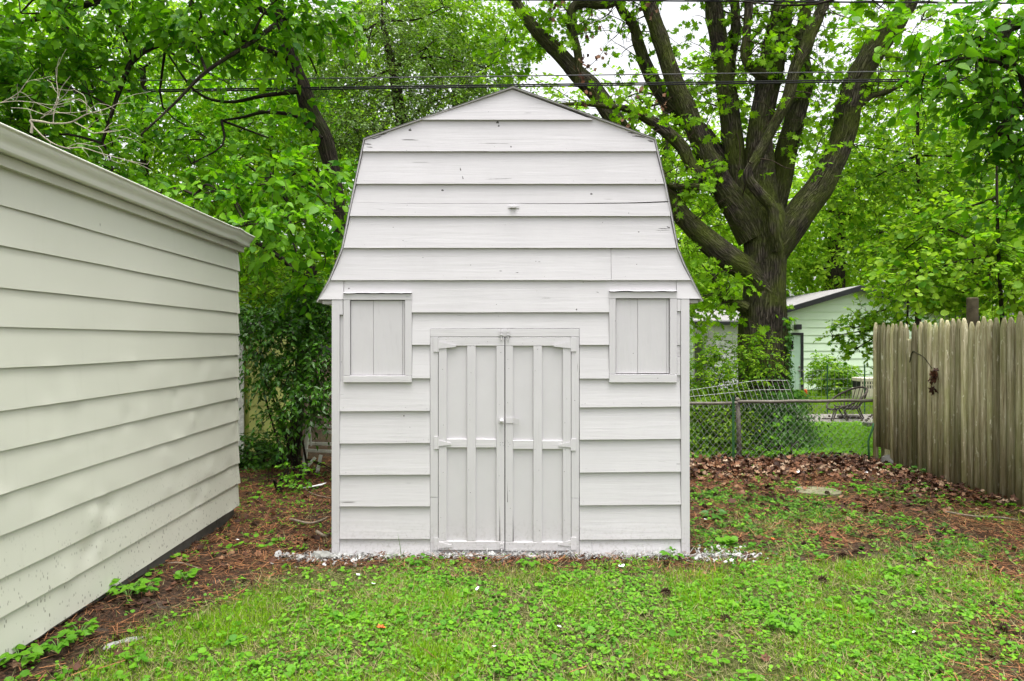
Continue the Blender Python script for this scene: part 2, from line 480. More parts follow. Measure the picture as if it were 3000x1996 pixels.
def build_ground():
    def axis(a, b, c, d, fine, coarse):
        return np.unique(np.round(np.concatenate([np.arange(a, b, coarse), np.arange(b, c, fine), np.arange(c, d + coarse, coarse)]), 4))
    xs = axis(-60, -6, 8, 60, 0.07, 2.0); ys = axis(-14, 2, 12, 90, 0.07, 2.0)
    X, Y = np.meshgrid(xs, ys)
    Z = zg(X, Y)
    V = np.stack([X, Y, Z], -1).reshape(-1, 3)
    nx, ny = len(xs), len(ys)
    i = np.arange(nx - 1); j = np.arange(ny - 1)
    I, J = np.meshgrid(i, j)
    b = (J * nx + I).ravel()
    Fc = np.stack([b, b + 1, b + nx + 1, b + nx], -1)
    me = mesh_np('ground', V, Fc, True, {'lawn': (lawn(X, Y).ravel(), 'FLOAT')})
    o = obj('ground', me, mat_ground()); o['kind'] = 'structure'
    return o
ground = build_ground()

# ================================================================== SHED
DS = 5.09
S = DS / F
def su(u): return (u - 1500) * S
def sz(v): return CAM_Z - (v - 998) * S

class Frame:
    """A wall plane: s runs along it, out points away from it."""
    def __init__(s, org, sdir, odir):
        s.o = Vector(org); s.s = Vector(sdir).normalized(); s.n = Vector(odir).normalized()
    def __call__(s, a, z, out): return s.o + s.s * a + s.n * out + Vector((0, 0, z))

def densify(poly, step, jit, rng):
    out = []
    n = len(poly)
    for i in range(n):
        a = Vector(poly[i]); b = Vector(poly[(i+1) % n]); d = b - a; L = d.length
        out.append(a)
        k = int(L / step)
        nr = Vector((-d.y, d.x)).normalized() if L > 0 else Vector((0, 0))
        ph = rng.random() * 50
        for q in range(1, k):
            t = q / k
            w = (vnoise(ph + t * L * 7, 0.5, 9) - 0.5) * 1.4 + (rng.random() - 0.5) * 0.6
            out.append(a + d * t + nr * float(w) * jit)
    return out

def lap_poly(fr, name, mat, parent, poly, z0, z1, out0, out1, th, jit=0.0012, step=0.05, bevel=0.0):
    """Board with outline poly in (s, z); leans out from out1 at z1 to out0 at z0."""
    rng = random.Random(hash((round(poly[0][0], 3), round(poly[0][1], 3))) & 0xffff)
    pts = densify(poly, step, jit, rng) if jit > 0 else [Vector(p) for p in poly]
    lean = lambda z: out0 + (out1 - out0) * (z - z0) / (z1 - z0)
    n = len(pts)
    fv = [fr(p.x, p.y, lean(p.y)) for p in pts]
    bv = [fr(p.x, p.y, lean(p.y) - th) for p in pts]
    mb = MB(); mb.add(fv + bv, [tuple(range(n)), tuple(range(2*n-1, n-1, -1))] + [(i, (i+1) % n, (i+1) % n + n, i + n) for i in range(n)])
    return mb.build(name, mat, parent)

FS = Frame((0, DS, 0), (1, 0, 0), (0, -1, 0))
def upoly(*pts): return [(su(u), sz(v)) for u, v in pts]

shed = thing('garden_shed', 'tall white wooden barn shed with gambrel roof, double doors and two shuttered windows', 'shed', (0, DS + 1.5, 0))
LV = [(261, 1503), (412, 1069.5), (541, 1044), (635, 1025), (728, 1007), (780, 986.5), (822, 969), (887, 933)]
RV = [(261, 1503), (412, 1916), (446, 1923), (541, 1945), (635, 1964), (728, 1981), (780, 2002), (822, 2023), (884, 2054)]
def edge(tab, v):
    for (a, x0), (b, x1) in zip(tab, tab[1:]):
        if a <= v <= b: return x0 + (x1 - x0) * (v - a) / (b - a)
    return tab[-1][1]
def gable_poly(vt, vb, inset=2.0, notch=None):
    vs_l = [v for v, _ in LV if vt < v < vb]; vs_r = [v for v, _ in RV if vt < v < vb]
    L = [(edge(LV, v) + inset, v) for v in [vt] + vs_l + [vb]]
    R = [(edge(RV, v) - inset, v) for v in [vt] + vs_r + [vb]]
    return upoly(*(L[::-1] + R))    # bottom-left, up the left edge, down the right edge

SHED_D = 3.0
# solid core behind the boards, coloured dark so their gaps look shaded
core = [(-1.33, -0.02)] + [(su(edge(LV, v) + 5), sz(v)) for v, _ in LV[:-1]][::-1] + [(su(edge(RV, v) - 5), sz(v)) for v, _ in RV[1:-1]] + [(1.315, -0.02)]
core = [(-1.33, -0.02), (-1.33, sz(850))] + core[1:-1] + [(1.315, sz(850)), (1.315, -0.02)]
mb = MB(); mb.prism([(x, DS + 0.012, z) for x, z in core], (0, SHED_D - 0.03, 0)); mb.build('wall', M_WOOD_GAPSHADE, shed)

OV = 9     # how far each board runs up under the one above, in px
def shed_board(poly_px, vt, vb, o0=0.026, o1=0.0055, th=0.017, mat=None, name='siding_board', jit=0.0013):
    return lap_poly(FS, name, mat or M_SHED_X, shed, poly_px, sz(vb), sz(vt - OV), o0, o1, th, jit)

rows = [(261, 354), (354, 446), (446, 541), (541, 635), (635, 728), (728, 822)]
for i, (vt, vb) in enumerate(rows):
    top = vt if i == 0 else vt - OV
    if i == 0:
        shed_board(upoly((1503 - 2, 263), (1736, 354.5), (1234, 354)), vt + OV, vb, 0.027)
    elif i == 3:     # the board that split along its length
        lo = [(1034, 594.5), (1180, 598), (1330, 598.5), (1500, 599), (1700, 599.5), (1860, 598), (1958, 594.6)]
        hi = [(1034, 594.2), (1180, 597.2), (1330, 597.6), (1500, 597.7), (1700, 597.4), (1860, 594.6), (1958, 590.8)]
        up = [(edge(LV, vt) + 4, vt - OV)] + [(edge(RV, vt) - 4, vt - OV)] + hi[::-1]
        shed_board(upoly(*up[::-1]), vt, vb, jit=0.0008)
        dn = lo + [(edge(RV, vb) - 2, vb), (edge(LV, vb) + 2, vb)]
        shed_board(upoly(*dn[::-1]), vt, vb, 0.0265, 0.006, jit=0.0008)
    elif i == 5:
        full = gable_poly(top, vb)
        l = [(edge(LV, v) + 2, v) for v in (top, 780, 822)]
        shed_board(upoly(*l[::-1], (1789, top), (1789, vb)), vt, vb)
        r = [(edge(RV, v) - 2, v) for v in (top, 780, 822)]
        shed_board(upoly((1790, vb), (1790, top), *r), vt, vb, 0.0265, 0.006)
    else:
        shed_board(gable_poly(top, vb), vt, vb)
# eave flares and the boards round the windows
shed_board(upoly((936, 878), (967, 822 - OV), (1008, 822 - OV), (1008, 878)), 822, 878, 0.028, 0.006, name='eave_board')
shed_board(upoly((1981, 876), (1981, 822 - OV), (2020, 822 - OV), (2051, 876)), 822, 878, 0.028, 0.006, name='eave_board')
shed_board(upoly((1009, 858), (1009, 813), (1980, 813), (1980, 853), (1783.5, 853), (1783.5, 915.5), (1208, 916), (1208, 858)), 822, 916, 0.026, 0.0055)
shed_board(upoly((1208.5, 1010.5), (1208.5, 907), (1783, 907), (1783, 1010.5), (1697, 1010.5), (1697, 962), (1261, 962.5), (1261, 1010.5)), 916, 1010.5)
shed_board(upoly((1208.5, 1108), (1208.5, 1002), (1260.5, 1002), (1260.5, 1108)), 1010.5, 1108)
shed_board(upoly((1697.5, 1109), (1697.5, 1002), (1783, 1002), (1783, 1109)), 1010.5, 1109)
lrows = [1108, 1204.6, 1298, 1390, 1482.6, 1577.5, 1624]
for a, b in zip(lrows, lrows[1:]):
    j = random.uniform(-1, 1)
    shed_board(upoly((997.5, b + j), (997.5, a - OV), (1260.5, a - OV), (1260.5, b - 1.2)), a, b, 0.0255 + random.uniform(-.001, .003))
rrows = [1109, 1192, 1286, 1382, 1477.5, 1577.5, 1624]
for k, (a, b) in enumerate(zip(rrows, rrows[1:])):
    if k == 5:
        shed_board(upoly((1697.5, b), (1697.5, a - OV), (1733, a - OV), (1733, b)), a, b)
        shed_board(upoly((1734, b), (1734, a - OV), (1992.5, a - OV), (1992.5, b)), a, b, 0.0265)
    else:
        shed_board(upoly((1697.5, b + 1.2), (1697.5, a - OV), (1991 + k*.4, a - OV), (1991.5 + k * .4, b - 1.5)), a, b, 0.0255 + random.uniform(-.001, .003))

def shed_box(name, u0, u1, v0, v1, o0, o1, mat, parent=shed, bevel=0.0015, tilt=0.0):
    mb = MB()
    a, b = su(u0), su(u1); c, d = sz(v1), sz(v0)
    mb.add([(a, DS - o0, c), (b, DS - o0, c), (b, DS - o0, d), (a, DS - o0, d), (a, DS - o1, c), (b, DS - o1, c), (b, DS - o1, d), (a, DS - o1, d)],
           [(0,3,2,1),(4,5,6,7),(0,1,5,4),(1,2,6,5),(2,3,7,6),(3,0,4,7)])
    o = mb.build(name, mat, parent, bevel=bevel)
    if tilt:
        c0 = Vector((su((u0+u1)/2), DS, sz((v0+v1)/2)))
        R = Matrix.Translation(c0) @ Matrix.Rotation(tilt, 4, 'Y') @ Matrix.Translation(-c0)
        o.data.transform(R)
    return o

# corner boards, with the slight lean of the right one
shed_box('corner_board', 974, 996.8, 879, 1626, -0.01, 0.024, M_SHED_Z, tilt=0.0008)
shed_box('corner_board', 1993.2, 2018, 877, 1628, -0.01, 0.025, M_SHED_Z, tilt=-0.0016)
# offcut stubs beside the windows
for (u0, u1, v0, v1) in ((996.6, 1006.6, 879, 923),):
    shed_box('filler_block', u0, u1, v0, v1, 0.0, 0.024, M_SHED_X)
shed_box('filler_strip', 997.3, 1007.8, 924, 1120, -0.005, 0.009, M_SHED_Z)
for (v0, v1, o) in ((878, 913, 0.026), (914, 1012, 0.016), (1013, 1046, 0.010), (1047, 1100, 0.018), (1100.6, 1121, 0.010)):
    shed_box('filler_block', 1981.6, 1991.8, v0, v1, -0.002, o, M_SHED_X)

def shed_window(l, r, top, ptop, pbot, sill, pl, pr, split, strip):
    shed_box('window_trim', l, r, top + 3, ptop - 0.5, 0.0, 0.0275, M_SHED_X)
    shed_box('window_trim', l, pl - 1, ptop, pbot + 1, 0.0, 0.0262, M_SHED_Z)
    shed_box('window_trim', pr + 1, r, ptop, pbot + 1, 0.0, 0.0262, M_SHED_Z)
    shed_box('window_sill', l, r, pbot + 2, sill, 0.0, 0.031, M_SHED_X)
    mb = MB()
    n = 14
    pts = [(su(l + (r - l) * k / n), DS - 0.040 - 0.003 * random.random(), sz(top + 1.2 + random.uniform(-0.9, 0.9))) for k in range(n + 1)]
    back = [(p[0], DS - 0.002, sz(top - 2)) for p in pts]
    vs = pts + back + [(p[0], p[1], p[2] + 0.0022) for p in pts] + [(p[0], p[1], p[2] + 0.0022) for p in back]
    m = n + 1
    fs = []
    for k in range(n):
        fs += [(k, k+1, m+k+1, m+k), (2*m+k, 3*m+k, 3*m+k+1, 2*m+k+1), (k, 2*m+k, 2*m+k+1, k+1)]
    mb.add(vs, fs); mb.build('drip_cap', M_HARD, shed)
    a = shed_box('shutter_plank', pl + 0.6, split - 0.4, ptop + 1.2, pbot - 0.6, -0.004, 0.0085, M_SHUT)
    shed_box('shutter_plank', split + 0.4, strip - 0.3, ptop + 0.9, pbot - 0.9, -0.004, 0.009, M_SHUT)
    shed_box('shutter_strip', strip + 0.3, pr - 0.6, ptop + 1.5, pbot - 0.8, -0.004, 0.0075, M_SHUT)
shed_window(1008.4, 1207.8, 859, 880, 1099, 1120, 1028.4, 1186.8, 1094.5, 1180)
shed_window(1783.6, 1981, 853.5, 875.5, 1095, 1120.3, 1803.5, 1959.7, 1867.6, 1952.5)

# door frame
shed_box('door_frame', 1261.3, 1696, 963.5, 987, 0.0, 0.0205, M_SHED_X)
shed_box('door_frame', 1261.3, 1284, 987.6, 1455, 0.0, 0.0195, M_SHED_Z)
shed_box('door_frame', 1261.3, 1284, 1456, 1622, 0.0, 0.0185, M_SHED_Z)
shed_box('door_frame', 1673.3, 1696, 987.6, 1458, 0.0, 0.0195, M_SHED_Z)
shed_box('door_frame', 1673.3, 1696, 1458.8, 1622, 0.0, 0.0190, M_SHED_Z)
shed_box('door_sill', 1284.5, 1673, 1611, 1627, -0.002, 0.004, M_SHED_X)

def hinge(door, side, u, v0, v1, pw, tip, tv0, tv1):
    """T hinge: plate on the jamb, tapering strap on the door, barrel between."""
    mb = MB()
    a, b = (u - pw, u - 0.5) if side < 0 else (u + 0.5, u + pw)
    mb.box((su(a), DS - 0.0265, sz(v1)), (su(b), DS - 0.019, sz(v0)))
    p = [(u, tv0), (tip, (tv0 * .35 + tv1 * .65) - 2.5), (tip, (tv0 * .35 + tv1 * .65) + 2.5), (u, tv1)]
    mb.prism([(su(x), DS - 0.0225, sz(v)) for x, v in p], (0, -0.0055, 0))
    mb.tube([(su(u), DS - 0.025, sz(v1)), (su(u), DS - 0.025, sz(v0))], 0.0042, 8)
    for k in range(3):
        t = 0.2 + 0.32 * k
        c = Vector((su(u + (tip - u) * t), DS - 0.0265, sz(tv0 * .4 + tv1 * .6 + (2 if k % 2 else -2))))
        mb.tube([c, c + Vector((0, -0.0022, 0))], [0.004, 0.0025], 6)
    return mb.build('hinge', M_HARD, door)

def shed_door(x0, x1, cx0, cx1, sx0, sx1, mid, bot, hs):
    """x0..x1 door edges, inner edges of stiles sx0/sx1, batten cx0..cx1, all px."""
    d = shed_box('door', x0 + 0.6, x1 - 0.6, 990, bot[1] - 2, -0.004, 0.0045, M_PANEL)
    o = 0.0215
    shed_box('rail', x0 + 0.6, x1 - 0.6, 988.8, 1013.3, 0.0046, o, M_SHED_X, d)
    shed_box('stile', x0 + 0.6, sx0, 1013.8, bot[0] - 0.5, 0.0046, o - .0005, M_SHED_Z, d)
    shed_box('stile', sx1, x1 - 0.6, 1013.8, bot[0] - 0.5, 0.0046, o - .0002, M_SHED_Z, d)
    shed_box('batten', cx0, cx1, 1013.8, bot[0] - 0.5, 0.0046, o - .0008, M_SHED_Z, d)
    shed_box('rail', sx0 + 0.4, cx0 - 0.4, mid, mid + 24.8, 0.0046, o + .0006, M_SHED_X, d)
    shed_box('rail', cx1 + 0.4, sx1 - 0.4, mid + 0.5, mid + 25, 0.0046, o - .0004, M_SHED_X, d)
    shed_box('rail', x0 + 0.4, x1 - 0.6, bot[0], bot[1], 0.0046, o + .0012, M_SHED_X, d, tilt=0.0035 if hs < 0 else -0.004)
    if hs < 0:
        hinge(d, -1, x0, 989, 1031, 14, x0 + 52, 1000, 1022)
        hinge(d, -1, x0, 1278, 1314.5, 12, x0 + 38, 1288, 1306)
        hinge(d, -1, x0, 1574, 1608, 12, x0 + 40, 1584, 1604)
    else:
        hinge(d, 1, x1, 989, 1030, 15, x1 - 51, 999, 1021)
        hinge(d, 1, x1, 1285, 1319, 14, x1 - 37, 1293, 1310)
        hinge(d, 1, x1, 1572, 1608, 15, x1 - 37, 1580, 1598)
    return d
door_l = shed_door(1285, 1478.5, 1369, 1394, 1309.5, 1454.5, 1285.4, (1584, 1609), -1)
door_r = shed_door(1480, 1672.5, 1562.5, 1587.6, 1503, 1648.6, 1290, (1586, 1611.5), 1)
tag(door_l, label='left leaf of the double door, with the round knob')
tag(door_r, label='right leaf of the double door, with the hasp')

def barrel_bolt(door, u, v0, v1, w, pv0, pv1):
    mb = MB()
    mb.box((su(u - w), DS - 0.0255, sz(pv1)), (su(u + w), DS - 0.0215, sz(pv0)))
    mb.tube([(su(u), DS - 0.030, sz(v1)), (su(u), DS - 0.030, sz(v0))], 0.0055, 8)
    for t in (0.25, 0.7):
        v = pv0 + (pv1 - pv0) * t
        mb.box((su(u - 4), DS - 0.0365, sz(v + 2.2)), (su(u + 4), DS - 0.0255, sz(v - 2.2)))
    mb.tube([(su(u), DS - 0.030, sz((v0+v1)/2)), (su(u + 1), DS - 0.047, sz((v0+v1)/2 + 1))], 0.004, 6)
    return mb.build('bolt', M_HARD, door)
barrel_bolt(door_l, 1469, 964, 997, 7.5, 968, 986)
barrel_bolt(door_r, 1488.5, 964, 998, 7.5, 968, 986)
barrel_bolt(door_l, 1469.5, 1588, 1623, 6.5, 1587, 1606)
mb = MB(); mb.box((su(1461.5), DS - 0.0245, sz(1239)), (su(1477), DS - 0.0212, sz(1222))); mb.build('latch_plate', M_HARD, door_l)
mb = MB()
kc = Vector((su(1470.3), DS - 0.024, sz(1231.5)))
prof = [(0.0, 0.007), (0.010, 0.006), (0.014, 0.012), (0.022, 0.0165), (0.031, 0.0165), (0.037, 0.011), (0.039, 0.003)]
mb.tube([kc + Vector((0, -a, 0)) for a, _ in prof], [r for _, r in prof], 12)
mb.build('knob', M_HARD, door_l, smooth=True)
mb = MB()
mb.box((su(1481.5), DS - 0.0255, sz(1239)), (su(1504), DS - 0.0215, sz(1222.5)))
h0 = [(1504, 1223), (1504, 1239), (1520, 1243), (1520, 1227)]
mb.prism([(su(u), DS - 0.026 - (0.030 if u > 1510 else 0), sz(v)) for u, v in h0], (0, -0.003, 0))
mb.build('hasp', M_HARD, door_r)
# bent flap handle on the gable
mb = MB()
mb.box((su(1488), DS - 0.026, sz(613)), (su(1521), DS - 0.021, sz(604)))
mb.box((su(1494), DS - 0.042, sz(612)), (su(1513), DS - 0.0265, sz(605.5)))
mb.build('gable_handle', M_HARD, shed, bevel=0.001)

# nail heads and holes (too small to pick apart singly)
mb = MB(); rr = random.Random(5)
def nail(u, v, out, r=0.0021):
    c = Vector((su(u), DS - out, sz(v)))
    mb.tube([c, c + Vector((0, -0.0006, 0))], [r, r * 0.8], 6)
for a in lrows[1:-1]:
    for u in (1006, 1014, 1100, 1190, 1246, 1252):
        if rr.random() < .7: nail(u + rr.uniform(-4, 4), a - rr.uniform(6, 12), 0.0245, rr.uniform(.0012, .0022))
for a in rrows[1:-1]:
    for u in (1706, 1716, 1800, 1880, 1962, 1985):
        if rr.random() < .7: nail(u + rr.uniform(-4, 4), a - rr.uniform(6, 12), 0.0245, rr.uniform(.0012, .0022))
for cu in (1297, 1381, 1466, 1491, 1575, 1660):
    for v in range(1030, 1580, 68):
        if rr.random() < .8: nail(cu + rr.uniform(-8, 8), v + rr.uniform(-24, 24), 0.0213, rr.uniform(.0016, .0028))
for v in (1000, 1597):
    for u in range(1300, 1670, 33):
        if rr.random() < .7: nail(u + rr.uniform(-9, 9), v + rr.uniform(-7, 7), 0.0225 if v > 1500 else 0.0214, rr.uniform(.0016, .0026))
for (u, v) in ((1466, 1296), (1474, 1296), (1466, 1303), (1475, 1304), (1489, 1296), (1489, 1307), (1494, 1301)): nail(u, v, 0.0213, 0.0022)
for vt, vb in rows[1:]:
    for u in range(1080, 1930, 74):
        if rr.random() < .35: nail(u + rr.uniform(-20, 20), vb - rr.uniform(6, 14), 0.0243, rr.uniform(.0012, .002))
o = mb.build('nail_heads', M_HOLE, shed); o['kind'] = 'stuff'

# splinters and knots where the paint is gone: thin ragged pieces set in the boards
mb = MB()
def splinter(u, v, w, h, out, ang=0.0, n=9):
    top, bot = [], []
    for k in range(n + 1):
        t = k / n; env = math.sin(math.pi * t) ** 0.6
        x = (t - 0.5) * w
        y0 = env * h * rr.uniform(0.2, 0.5); y1 = -env * h * rr.uniform(0.15, 0.5)
        ca, sa = math.cos(ang), math.sin(ang)
        top.append((u + x*ca - y0*sa, v + x*sa + y0*ca)); bot.append((u + x*ca - y1*sa, v + x*sa + y1*ca))
    poly = top + bot[::-1][1:-1]
    mb.prism([(su(a), DS - out, sz(b)) for a, b in poly], (0, -0.0006, 0))
def board_out(v, vt, vb): return 0.0055 + (0.026 - 0.0055) * (v - (vt - OV)) / (vb - vt + OV)
for (u, v, w, h, vt, vb, an) in ((1098, 408, 46, 6, 354, 446, -.32), (1120, 397, 34, 5, 354, 446, -.3), (1079, 425, 24, 4, 354, 446, .1), (1085, 434, 20, 3, 354, 446, .05),
        (1202, 384, 9, 14, 354, 446, .2), (1458, 361, 9, 12, 354, 446, .3), (1461, 371, 6, 9, 354, 446, 0), (1497, 433, 4, 8, 354, 446, 0),
        (1850, 392, 30, 4, 354, 446, .22), (1878, 404, 40, 5, 354, 446, .25), (1905, 417, 20, 7, 354, 446, .3), (1860, 402, 22, 3, 354, 446, .1),
        (1297, 559, 8, 8, 541, 635, .2), (1732, 570, 7, 10, 541, 635, 0), (1194, 604, 6, 4, 541, 635, 0),
        (1944, 671, 34, 2.2, 635, 728, .03), (1941, 676, 44, 1.6, 635, 728, .0), (1958, 668, 14, 5, 635, 728, .5), (1870, 681, 5, 5, 635, 728, 0),
        (1350, 500, 3, 20, 446, 541, -.25), (1357, 525, 2.5, 22, 446, 541, -.25), (1460, 526.5, 80, 1.4, 446, 541, -.03),
        (1467, 795, 9, 2.5, 728, 822, 0), (1515, 800, 8, 2.5, 728, 822, 0), (1845, 757, 14, 2, 728, 822, .1), (1580, 768, 7, 2, 728, 822, 0),
        (1023, 846, 6, 5, 822, 916, -.4), (1750, 857, 8, 2.2, 822, 916, .2), (1600, 874, 30, 1.2, 822, 916, 0), (1688, 908, 4, 8, 822, 916, 0),
        (1184, 1218, 4, 6, 1204, 1298, 0), (1740, 1281, 24, 1.5, 1192, 1286, -.1), (1985, 1358, 14, 1.4, 1286, 1382, 0)):
    splinter(u, v, w, h, board_out(v, vt, vb) - 0.0002, an)
for (u, v, w, h) in ((1464.5, 1530, 3.2, 105), (1503.3, 1545, 3.0, 80), (1487, 1440, 1.6, 60)):      # splits in the door stiles
    p = [(u - .3, v - h/2), (u + w/2, v + h/2), (u - w/2, v + h/2)]
    mb.prism([(su(a), DS - 0.0209, sz(b)) for a, b in p], (0, -0.0008, 0))
o = mb.build('bare_wood_splinters', M_WOOD_GAPSHADE, shed); o['kind'] = 'stuff'

# roof: deck and shingles on each slope, running back the length of the shed
def roof_side(tab, sgn):
    pts = [Vector((su(u), 0, sz(v))) for v, u in tab]
    def offs(d):
        out = []
        for i, p in enumerate(pts):
            a = pts[max(i-1, 0)]; b = pts[min(i+1, len(pts)-1)]
            t = (b - a).normalized(); n = Vector((t.z, 0, -t.x)) * (-sgn) * -1
            n = Vector((-t.z, 0, t.x)); n = n if n.z >= 0 or abs(n.x) > 0 else -n
            if n.x * sgn < 0 and i > 0: n = -n
            if i == 0: n = Vector((0, 0, 1))
            out.append(p + n * d)
        return out
    for nm, d0, d1, y0, mat in (('roof_deck', 0.001, 0.008, -0.029, M_SHED_X), ('roof_shingles', 0.0085, 0.0108, -0.033, M_SHINGLE)):
        A, B = offs(d0), offs(d1)
        poly = A + B[::-1]
        mb = MB(); mb.prism([(p.x, DS + y0, p.z) for p in poly], (0, SHED_D + 0.06, 0)); mb.build(nm, mat, shed)
roof_side(LV, -1); roof_side(RV, 1)
# boxed eaves under the flares
shed_box('soffit', 944, 973, 880, 891, -SHED_D, -0.004, M_SHED_X)
shed_box('soffit', 2020.5, 2046, 878, 888, -SHED_D, -0.004, M_SHED_X)
for k in range(8):     # lap siding on the long sides
    for x, sg in ((-1.331, -1), (1.316, 1)):
        fr = Frame((x, DS + 0.03, 0), (0, 1, 0), (sg, 0, 0))
        z0 = 0.02 + k * 0.232
        lap_poly(fr, 'siding_board', M_SHED_X, shed, [(0, z0), (SHED_D - .06, z0), (SHED_D - .06, min(z0 + 0.25, 1.86)), (0, min(z0 + 0.25, 1.86))], z0, z0 + 0.25, 0.012, 0.002, 0.008, 0)

# ================================================================== GARAGE
gs = Vector((0.034, -1, 0)).normalized(); gn = Vector((1, 0.034, 0)).normalized()
GO = Vector((-2.487, 6.17, 0))
FG = Frame(GO, gs, gn)
garage = thing('garage', 'long off-white garage with dented metal lap siding and a gutter along its eave', 'garage', (-4.9, 3.6, 0))
GL = 6.2
def lap_grid(fr, name, mat, parent, s0, s1, z0, z1, out0, out1, th, ncol, nrow, dent, jz=0.0015, seed=0):
    ss = np.linspace(s0, s1, ncol + 1); tt = np.linspace(0, 1, nrow + 1)
    SS, TT = np.meshgrid(ss, tt)
    ZZ = z0 + (z1 - z0) * TT
    ZZ = ZZ + (1 - TT) * (vnoise(SS * 2.3 + seed * 13.7, seed + 0.5, 4) - 0.5) * 2 * jz * 2
    OO = out0 + (out1 - out0) * TT + dent(SS, ZZ, TT)
    base = np.array(fr.o); sv = np.array(fr.s); nv = np.array(fr.n)
    def pos(Ot): return base + SS[..., None] * sv + Ot[..., None] * nv + ZZ[..., None] * np.array([0, 0, 1.0])
    Vf = pos(OO).reshape(-1, 3); Vb = pos(OO - th).reshape(-1, 3)
    m = ncol + 1; n = nrow + 1; N = m * n
    I, J = np.meshgrid(np.arange(ncol), np.arange(nrow)); b = (J * m + I).ravel()
    q = np.stack([b, b + 1, b + m + 1, b + m], -1)
    faces = [q, q[:, ::-1] + N]
    c = np.arange(ncol); rim = [np.stack([c, c + N, c + 1 + N, c + 1], -1)]
    t = nrow * m + c; rim.append(np.stack([t, t + 1, t + 1 + N, t + N], -1))
    r = np.arange(nrow) * m; rim.append(np.stack([r, r + m, r + m + N, r + N], -1))
    r2 = r + ncol; rim.append(np.stack([r2, r2 + N, r2 + m + N, r2 + m], -1))
    faces += [f + 2 * N for f in rim]
    me = mesh_np(name, np.vstack([Vf, Vb, Vf, Vb]), np.vstack(faces), False)
    sm = np.zeros(len(me.polygons), bool); sm[:len(q)] = True      # smooth sheet, sharp edges
    Nq = len(q)
    me.polygons.foreach_set('use_smooth', sm)
    return obj(name, me, mat, parent)

gv = [735, 794, 854.6, 918, 977.6, 1040, 1104, 1164.6, 1229, 1291, 1356, 1415, 1480]
gz = [CAM_Z - (v - 998) / F * 6.17 for v in gv]
dents = [(1.9, 1.12, -.010, .09), (1.25, 1.2, -.008, .08), (0.95, 1.0, .010, .06), (0.25, 1.0, -.010, .08), (0.12, 0.85, .012, .07), (0.5, 0.98, -.008, .1),
         (2.1, 0.62, -.016, .10), (2.25, 0.60, .014, .06), (2.3, 0.42, -.015, .09), (2.2, 0.40, .012, .05), (1.1, 0.62, -.006, .09), (1.5, 1.35, .006, .15), (0.6, .55, .008, .1),
         (0.8, 1.4, -.006, .12), (0.3, 1.35, .006, .1), (1.6, 1.75, .004, .2), (0.9, 0.35, -.012, .1), (0.7, .38, .008, .06), (1.4, .8, .007, .08), (2.7, .8, -.008, .12), (0.2, .5, -.01, .09)]
def gdent(ss, zz, tt):
    o = np.zeros_like(ss)
    for (s, z, a, r) in dents:
        o += a * 0.9 * np.exp(-((ss - s)**2 + (zz - z)**2 * 1.6) / (r * r * .6))
    o += (1 - tt) * (fbm(ss * 3.0, zz * 5.0, 6, 3) - 0.5) * 0.005
    o += (1 - tt) * np.maximum(0, fbm(ss * 6.0 + 4, zz * 9.0, 8, 2) - 0.64) * 0.028 * (zz < 1.5)
    return o
for k in range(12):
    z0, z1 = gz[k + 1], gz[k] + (0.018 if k else 0.0)
    segs = {4: [(0.012, 2.035), (2.030, GL)], 6: [(0.012, 3.4), (3.395, GL)], 8: [(0.012, 0.74), (0.735, GL)], 2: [(0.012, 4.1), (4.095, GL)]}.get(k, [(0.012, GL)])
    for q, (a, b) in enumerate(segs):
        lap_grid(FG, 'siding_board', M_GARAGE, garage, a, b, z0, z1, 0.0175 + 0.0014 * q, 0.0045 + 0.0014 * q, 0.003, int((b - a) * 26) + 4, 5, gdent, 0.0014, k * 3 + q)
    # folded metal cap on the corner of every course
    fl = random.uniform(0.0, 0.008)
    pts = [FG(-0.004, z0 - 0.003, 0.021 + fl), FG(0.045, z0 - 0.002, 0.0200), FG(0.045, z1 - 0.012, 0.0098), FG(-0.004, z1 - 0.010, 0.0098)]
    mb = MB(); n4 = [p - gn * 0.003 for p in pts]
    back = [FG(-0.005 - fl, z0 - 0.003, 0.021 + fl), FG(-0.005, z1 - 0.010, 0.009), FG(-0.006, z1 - 0.010, -0.04), FG(-0.012, z0 - 0.003, -0.04)]
    mb.add(pts + n4, [(0,1,2,3), (7,6,5,4), (0,4,5,1), (1,5,6,2), (2,6,7,3), (3,7,4,0)])
    mb.prism(back, gs * 0.003)
    mb.build('corner_cap', M_GARAGE, garage)
# body, foundation, roof
mb = MB(); mb.prism([FG(0.01, 0.11, -0.002), FG(GL, 0.11, -0.002), FG(GL, 0.11, -4.8), FG(0.01, 0.11, -4.8)], (0, 0, 2.32)); mb.build('wall', M_GARAGE, garage)
mb = MB()
for k in range(16):
    a, b = 0.02 + k * GL / 16, 0.02 + (k + 1) * GL / 16 - 0.003
    mb.prism([FG(a, -0.1, -0.016 - 0.006 * random.random()), FG(b, -0.1, -0.016 - 0.006 * random.random()), FG(b, -0.1, -4.7), FG(a, -0.1, -4.7)], (0, 0, 0.208))
mb.build('foundation', M_CONC, garage)
mb = MB(); mb.prism([FG(-0.07, 2.405, 0.006), FG(GL, 2.405, 0.006), FG(GL, 2.405, 0.040), FG(-0.07, 2.405, 0.040)], (0, 0, 0.052)); mb.build('fascia', M_SOFFIT, garage)
mb = MB(); mb.prism([FG(-0.07, 2.458, 0.0), FG(GL, 2.458, 0.0), FG(GL, 2.458, 0.030), FG(-0.07, 2.458, 0.030)], (0, 0, 0.10)); mb.build('eave_board', M_SOFFIT, garage)
